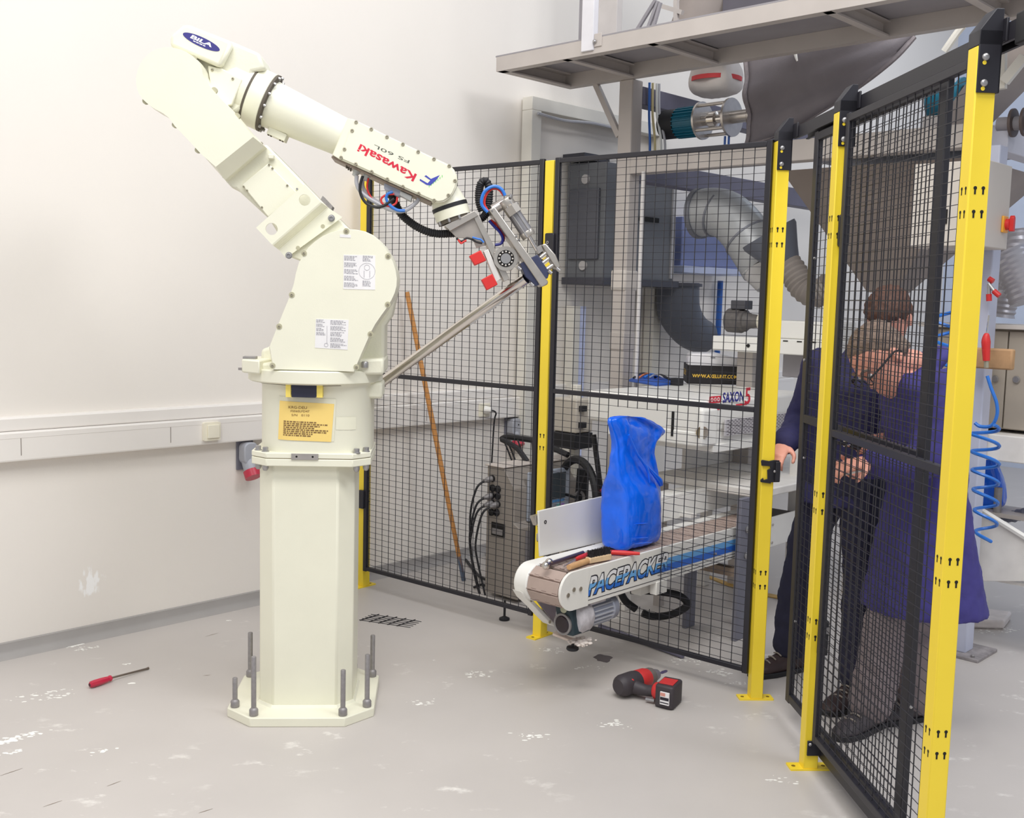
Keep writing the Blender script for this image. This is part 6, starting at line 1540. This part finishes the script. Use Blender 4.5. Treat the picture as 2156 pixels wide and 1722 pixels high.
tr1.loft([ellipse_loop((1.37, 4.32, .98), sideA, fwdA, .155, .12), ellipse_loop(J['pel'], sideA, fwdA, .17, .135), ellipse_loop((1.37, 4.31, .80), sideA, fwdA, .175, .13)])
limb(tr1, [hpR, knR, Vector(anR) + Vector((0, 0, .02))], [.10, .074, .072])
limb(tr1, [hpL, knL, Vector(anL) + Vector((0, 0, .02))], [.10, .072, .066])
finish(tr1.build('trousers', NAVYT, pa), .011, 4, .022, .06)
shoe(pa, anR, (-.90, -.42, 0), BOOT, TA, name='boot')
shoe(pa, anL, (-.75, -.66, 0), BOOT, TA, name='boot')
tool_ = thing('hand_tool', 'dark hand tool held by the man in the navy jacket', 'tool', (1.30, 3.95, 1.07))
MB().lathe((.04, 0, -.005), (-1, -.15, .08), [(.012, 0), (.020, .01), (.020, .07), (.012, .08), (.007, .085), (.007, .13)], 14).build('tool_body', RUBBER, tool_)
MB().lathe((-.045, -.013, .002), (-1, -.15, .08), [(.013, 0), (.013, .018)], 12).build('metal_collar', CHROME, tool_)

# worker B : long blue coat, grey hair, glasses
FB_ = Vector((1.50, 3.90, 0)); TB = Matrix.Translation(-FB_)
pb = thing('person', 'man with greying hair and glasses in a long blue work coat bending forward', 'person', FB_)
K = dict(pel=(1.535, 3.89, .92), wai=(1.52, 3.88, 1.06), che=(1.50, 3.87, 1.23), nek=(1.455, 3.855, 1.365), hed=(1.318, 3.825, 1.392))
s1_, s2_ = (1.50, 3.69, 1.29), (1.51, 4.05, 1.29)
e1_, w1_ = (1.43, 3.655, 1.06), (1.265, 3.70, 1.045)
e2_, w2_ = (1.47, 4.07, 1.04), (1.315, 3.93, .985)
h1_, h2_ = (1.55, 3.83, .88), (1.56, 3.96, .88)
k1_, a1_ = (1.425, 3.855, .50), (1.375, 3.88, .10)
k2_, a2_ = (1.53, 3.95, .50), (1.585, 3.985, .10)
sideB = Vector((.05, 1, 0)).normalized(); fwdB = Vector((-1, .05, 0)).normalized()
body = MB(TB)
body.loft(torso_loops(K, sideB, fwdB, .9))
limb(body, [K['che'], K['nek'], Vector(K['hed']) + Vector((.04, .01, -.02))], [.08, .060, .055])
for a in ((s1_, e1_, w1_), (s2_, e2_, w2_)): limb(body, list(a), [.052, .042, .028])
for a in ((h1_, k1_, a1_), (h2_, k2_, a2_)): limb(body, list(a), [.085, .058, .042])
hbm = MB(); HTB = head(hbm, K['hed'], (-.58, -.30, -.74), (-.74, -.02, .66), 1.05)
hand(hbm, w1_, (-.95, .12, -.25), (.1, .3, -.9), 1.0, 1.0, 1)
hand(hbm, w2_, (-.80, -.5, -.15), (.2, -.3, .8), 1.0, 1.0, 1)
body.add(hbm.v, hbm.f)
finish(body.build('body', SKIN, pb), .0062, 3)
hr_ = MB(TB @ HTB)
hr_.loft([[(w * math.cos(t), off + d * math.sin(t), z) for t in [2 * math.pi * i / 22 for i in range(22)]] for z, w, d, off in ((-.040, .066, .052, -.056), (-.02, .080, .070, -.044), (.03, .088, .084, -.030), (.068, .088, .092, -.026), (.098, .076, .088, -.020), (.12, .054, .066, -.018), (.136, .020, .028, -.014))])
finish(hr_.build('hair', HAIRB, pb), .007, 2, .016, .018)
for sx in (-1, 1):
    MB(TB @ HTB).ball((sx * .032, .090, .013), .008, 10).build('eye', mat('eye_white', (230, 226, 222), .3), pb)
    MB(TB @ HTB).tube([(sx * .016, .101, .036), (sx * .034, .099, .042), (sx * .050, .086, .036)], .005, n=6).build('eyebrow', HAIRB, pb)
gl_ = MB(TB @ HTB)
gls = gl_.ring((-.033, .112, .010), (-.033, .115, .010), .024, .021, 18).ring((.033, .112, .010), (.033, .115, .010), .024, .021, 18).build('spectacles', RUBBER, pb)
for sx in (-1, 1): MB(TB @ HTB).tube([(sx * .057, .112, .016), (sx * .082, .06, .016), (sx * .088, -.012, .012), (sx * .086, -.03, -.01)], .0042, n=6, sub=2).build('temple_arm', RUBBER, gls)
MB(TB @ HTB).tube([(-.009, .113, .014), (.009, .113, .014)], .002, n=6).build('bridge', RUBBER, gls)
ct_ = MB(TB)
hem = [ellipse_loop((1.55, 3.89, .47), sideB, fwdB, .215, .225), ellipse_loop((1.545, 3.89, .62), sideB, fwdB, .20, .192), ellipse_loop((1.54, 3.89, .80), sideB, fwdB, .185, .155)]
ct_.loft(hem + torso_loops(K, sideB, fwdB, 1.12))
limb(ct_, [s1_, e1_, Vector(e1_).lerp(Vector(w1_), .9)], [.088, .070, .052])
limb(ct_, [s2_, e2_, Vector(e2_).lerp(Vector(w2_), .9)], [.088, .070, .052])
N3 = Vector(K['nek'])
ct_.tube([N3 + Vector((-.03, -.10, -.03)), N3 + Vector((.06, -.07, .035)), N3 + Vector((.085, .01, .055)), N3 + Vector((.06, .09, .035)), N3 + Vector((-.03, .11, -.03))], .026, n=8)
finish(ct_.build('work_coat', COATM, pb), .011, 4, .022, .075)
for w, e in ((w1_, e1_), (w2_, e2_)):
    d = (Vector(w) - Vector(e)).normalized(); p = Vector(w) - d * .03
    MB(TB).ring(p - d * .02, p + d * .012, .054, .036, 18).build('cuff', COATM, pb, bevel=.004)
tr1 = MB(TB)
limb(tr1, [(1.55, 3.85, .80), k1_, Vector(a1_) + Vector((0, 0, .0))], [.105, .085, .080])
limb(tr1, [(1.56, 3.95, .80), k2_, Vector(a2_) + Vector((0, 0, .0))], [.105, .085, .080])
finish(tr1.build('trousers', GREYT, pb), .011, 4, .022, .06)
shoe(pb, a1_, (-.80, -.60, 0), mat('dark_trainer', (64, 58, 62), .6, var=.3, scale=30), TB)
shoe(pb, a2_, (-.95, -.30, 0), mat('dark_trainer', (64, 58, 62), .6), TB)
wp = thing('white_part', 'small white part held in the hands of the man in the blue coat', 'part', (1.19, 3.755, 1.0))
MB(Matrix.Rotation(R(-14), 4, 'Y')).box(-.075, .075, -.02, .02, -.014, .014).build('part', WHITE, wp, bevel=.004)


# ---------------------------------------------------------------- loose things on the floor
sdv = thing('screwdriver', 'red handled screwdriver lying alone on the floor left of the robot', 'tool', (-1.60, 4.225, 0))
DRED = mat('screwdriver_red', (186, 28, 62), .3, var=.1, coat=.4)
hd0, hd1, bt1 = [Vector(p) - Vector((-1.60, 4.225, 0)) for p in [(-1.645,4.089,0.016),(-1.59,4.172,0.016),(-1.498,4.313,0.016)]]
dh = (hd1 - hd0).normalized(); Lh = (hd1 - hd0).length
MB().lathe(hd0, dh, [(.008, 0), (.0135, .006), (.015, .02), (.0145, Lh * .5), (.0125, Lh * .78), (.0105, Lh * .86), (.0135, Lh * .94), (.010, Lh)], 8).build('handle', DRED, sdv, smooth=20)
q = hd0 + dh * .001
MB().lathe(hd0 - dh * .001, dh, [(.006, 0), (.0085, .003)], 10).build('handle_end', mat('dark_plum', (84, 24, 40), .4), sdv)
MB().cyl(hd1, bt1 + Vector((0, 0, -.010)), .0042, n=10).build('blade', mat('blade_steel', (134, 122, 112), .35, metal=.7), sdv)
p = bt1 + Vector((0, 0, -.010)); MB().cyl(p - dh * .001, p + dh * .012, .0042, .0058, 6).build('tip', mat('blade_steel', (134, 122, 112), .35), sdv)

# cordless drill
dl = thing('cordless_drill', 'red and black cordless drill lying on its side on the floor', 'drill', (.56, 4.22, 0))
DBLK = mat('drill_black', (62, 56, 60), .55, var=.06); DRD = mat('drill_red', (206, 52, 52), .45, var=.05)
O_ = Vector((.56, 4.22, 0))
def dp_(z, pt): return Vector(pt) - O_
b0, b1, b2, b3, hb0, hb1, bt0, bt1_ = [Vector(p) - O_ for p in [(0.459,4.128,0.05),(0.529,4.201,0.05),(0.59,4.243,0.05),(0.65,4.299,0.05),(0.51,4.15,0.05),(0.592,4.1,0.05),(0.608,4.096,0.05),(0.728,4.104,0.05)]]
ax = (b3 - b0).normalized()
def along(t): return b0 + ax * t
LB_ = (b3 - b0).length
MB().lathe(b0, ax, [(.030, -.012), (.040, 0), (.044, .012), (.045, LB_ * .30), (.040, LB_ * .42)], 20).build('motor_housing', DBLK, dl)
MB().lathe(b0, ax, [(.0395, LB_ * .36), (.043, LB_ * .40), (.042, LB_ * .56), (.036, LB_ * .64)], 20).build('gear_housing', DRD, dl)
MB().lathe(b0, ax, [(.037, LB_ * .60), (.037, LB_ * .70), (.034, LB_ * .74)], 20).build('torque_collar', mat('collar_grey', (112, 104, 100), .5), dl)
ck = MB().lathe(b0, ax, [(.026, LB_ * .74), (.026, LB_ * .80), (.020, LB_ * .88), (.008, LB_ * .93)], 18).build('chuck', mat('chuck_grey', (142, 134, 142), .4, metal=.4), dl)
MB().lathe(b0, ax, [(.005, LB_ * .90), (.005, LB_ * 1.0), (.0065, LB_ * 1.0), (.0065, LB_ * 1.08), (.004, LB_ * 1.12)], 8).build('bit', mat('violet_steel', (122, 112, 150), .3, metal=.6), dl)
MB().cyl(along(LB_ * .46) + Vector((-.01, -.040, .012)), along(LB_ * .46) + Vector((-.01, -.048, .014)), .010, n=12).build('badge', DARK, dl)
MB().ball(tuple(along(LB_ * .24) + Vector((.0, -.040, .024))), .010, 10, (1, .5, .8)).build('selector', DRD, dl)
hA = along(LB_ * .20) + Vector((.02, -.02, -.006)); hB = Vector((bt0.x, bt0.y, .046))
MB().tube([hA, hA.lerp(hB, .5) + Vector((0, 0, -.006)), hB], [.030, .022, .024], n=12).build('handle', DBLK, dl)
hd_ = (hB - hA).normalized(); hs = Vector((-hd_.y, hd_.x, 0))
MB().lathe(hB - hd_ * .022, hd_, [(.024, 0), (.033, .008), (.035, .022), (.03, .026)], 14).build('foot_collar', DRD, dl)
MB().cyl(hA.lerp(hB, .6) + Vector((0, 0, -.03)) - hs * .03, hA.lerp(hB, .95) + Vector((0, 0, -.03)) - hs * .03, .007, n=8).build('belt_clip', ZINC, dl)
Tb = Matrix(((hd_.x, hs.x, 0, hB.x), (hd_.y, hs.y, 0, hB.y), (0, 0, 1, 0), (0, 0, 0, 1)))
bat = MB(Tb).prism([(.004, -.055), (.075, -.062), (.082, -.052), (.082, .048), (.072, .058), (.004, .058)], 'z', .002, .092).build('battery', DBLK, dl, bevel=.007)
MB(Tb).box(.012, .070, -.036, .030, .0915, .0955).build('battery_stripe', DRD, bat, bevel=.001)
lbT = Tb @ Matrix.Translation((.0, -.0625, 0)) @ Matrix.Rotation(R(-5.6), 4, 'Z')
lb2 = MB(lbT).box(.030, .068, -.003, .003, .022, .072).build('battery_label', PAPER, bat)
for z_, h_, m_ in ((.056, .013, mat('label_salmon', (214, 150, 136), .5)), (.040, .012, INK), (.028, .004, INK)):
    MB(lbT).box(.031, .052 if z_ > .05 else .067, -.0036, -.003, z_, z_ + h_).build('label_band', m_, lb2, smooth=0)

# offcut of fence mesh and steel rod on the floor
mo = thing('mesh_offcut', 'small offcut of black wire mesh lying flat on the floor', 'mesh', (-.57, 5.08, 0))
cc4 = [Vector(p) - Vector((-.57, 5.08, 0)) for p in [(-0.722,5.073,0.004),(-0.674,5.177,0.004),(-0.414,5.075,0.004),(-0.462,4.958,0.004)]]
U1, V1 = cc4[2] - cc4[1], cc4[0] - cc4[1]
for k in range(5):
    a = cc4[1] + U1 * (.14 + .18 * k) - V1 * .06; MB().cyl(a, a + V1 * 1.12 - U1 * .10, .0022, n=6).build('wire', BLACK, mo)
for k in range(5):
    a = cc4[1] + V1 * (.04 + .23 * k) + Vector((0, 0, -.002)); MB().cyl(a, a + U1, .0015, n=6).build('wire', BLACK, mo)
ro = thing('floor_rod', 'blue grey rod lying on the floor along the foot of the mesh panel', 'rod', (.65, 4.82, 0))
r0, r1 = [Vector(p) - Vector((.65, 4.82, 0)) for p in [(0.449,5.031,0.014),(0.789,4.621,0.014)]]
MB().cyl(r0, r1, .012, n=14).build('rod', mat('blue_grey_rod', (112, 110, 130), .45, metal=.3), ro, bevel=.002)
st_ = thing('yellow_strip', 'dirty yellow strip on the floor behind the conveyor', 'strip', (0, 0, 0))
ys = [(1.154,6.12,0),(1.15,6.056,0),(1.299,5.755,0),(1.47,5.631,0),(1.504,5.676,0),(1.327,5.815,0)]
MB().prism([(p[0], p[1]) for p in ys], 'z', .001, .006).build('strip', mat('dirty_yellow', (214, 176, 104), .7, var=.15, scale=12), st_)
# plaster crumbs and dirt flakes on the floor
crumbs = [tuple(p) for p in [(-1.734,3.578,0),(-1.686,3.639,0),(-1.66,3.496,0),(-1.502,4.163,0),(-1.806,4.03,0),(-1.757,3.991,0),(-1.373,3.519,0),(-1.855,4.562,0),(-1.919,4.597,0),(-1.892,4.748,0),(-1.831,4.731,0),(-1.343,5.022,0),(-1.603,4.382,0)]]
CR = mat('plaster_white', (244, 242, 236), .9, var=.04, scale=40)
cl = MB(); rg = random.Random(11)
for (x, y, z), (n_, sp_, el) in zip(crumbs, ((34, .035, 1.6), (14, .03, 2.2), (8, .022, 2), (5, .010, 1), (10, .04, 3), (10, .04, 3), (6, .03, 1), (12, .05, 1), (22, .035, 1), (22, .04, 1), (10, .03, 1), (4, .01, 1), (4, .02, 2))):
    for k in range(n_ * 2):
        dx, dy = rg.gauss(0, sp_ * .5), rg.gauss(0, sp_ * .3); r_ = rg.uniform(.0012, .006)
        cl.ball((x + dx * el * .83, y + dy + dx * el * .5, r_ * .08), r_, 8, (rg.uniform(1, 2.4), rg.uniform(.7, 1.3), .16))
cr1 = cl.build('plaster_crumbs', CR); tag(cr1, 'white plaster crumbs scattered on the floor by the left wall', 'debris', kind='stuff')
cl = MB()
for px in [(0.093,3.733,0),(0.561,4.267,0),(0.871,4.579,-0),(0.985,4.324,0),(0.203,4.702,0),(0.36,4.481,0),(0.407,3.861,-0),(-0.32,4.027,-0),(-0.128,4.359,0),(0.924,3.432,0),(2.512,5.307,0),(2.437,5.222,0),(2.493,5.187,0),(2.353,5.138,0),(0.791,4.605,0),(0.912,4.461,0)]:
    for k in range(rg.randint(10, 30)):
        r_ = rg.uniform(.001, .0055)
        cl.ball((px[0] + rg.gauss(0, .03), px[1] + rg.gauss(0, .02), r_ * .08), r_, 8, (rg.uniform(1, 2.4), rg.uniform(.7, 1.3), .16))
cr2 = cl.build('plaster_flakes', CR); tag(cr2, 'pale plaster flakes scattered over the floor around the fence', 'debris', kind='stuff')
sc_ = MB(); SCM = mat('scratch_brown', (140, 126, 112), .8)
for a, b in zip([(-1.628,3.314,0),(-1.261,3.259,0),(-1.4,3.113,0),(-0.921,3.098,0),(-1.249,4.266,0),(-1.382,4.77,0)], [(-1.582,3.372,0),(-1.231,3.298,0),(-1.361,3.156,0),(-0.887,3.128,0),(-1.218,4.276,0),(-1.339,4.825,-0)]):
    a, b = Vector(a), Vector(b); d = (b - a).normalized(); s_ = Vector((-d.y, d.x, 0)) * .0018
    sc_.add([a + s_ * .3 + Vector((0, 0, .0006)), a.lerp(b, .5) + s_ + Vector((0, 0, .0006)), b + s_ * .3 + Vector((0, 0, .0006)), b - s_ * .3 + Vector((0, 0, .0006)), a.lerp(b, .5) - s_ + Vector((0, 0, .0006)), a - s_ * .3 + Vector((0, 0, .0006))], [(0, 1, 2, 3, 4, 5)])
o = sc_.build('floor_scratches', SCM, smooth=0); tag(o, 'thin brown scrape marks on the floor in the foreground', 'scratch', kind='stuff')
stn = MB()
c_ = Vector((0.432,4.603,-0))
loop = [(c_.x + (.038 + .006 * math.sin(3 * t) + .004 * math.sin(7 * t)) * math.cos(t), c_.y + (.05 + .008 * math.sin(4 * t)) * math.sin(t)) for t in [2 * math.pi * i / 24 for i in range(24)]]
stn.prism(loop, 'z', .0003, .001)
o = stn.build('oil_stain', mat('oil_stain', (98, 90, 92), .5), smooth=0); tag(o, 'small dark oil spot on the floor behind the drill', 'stain')
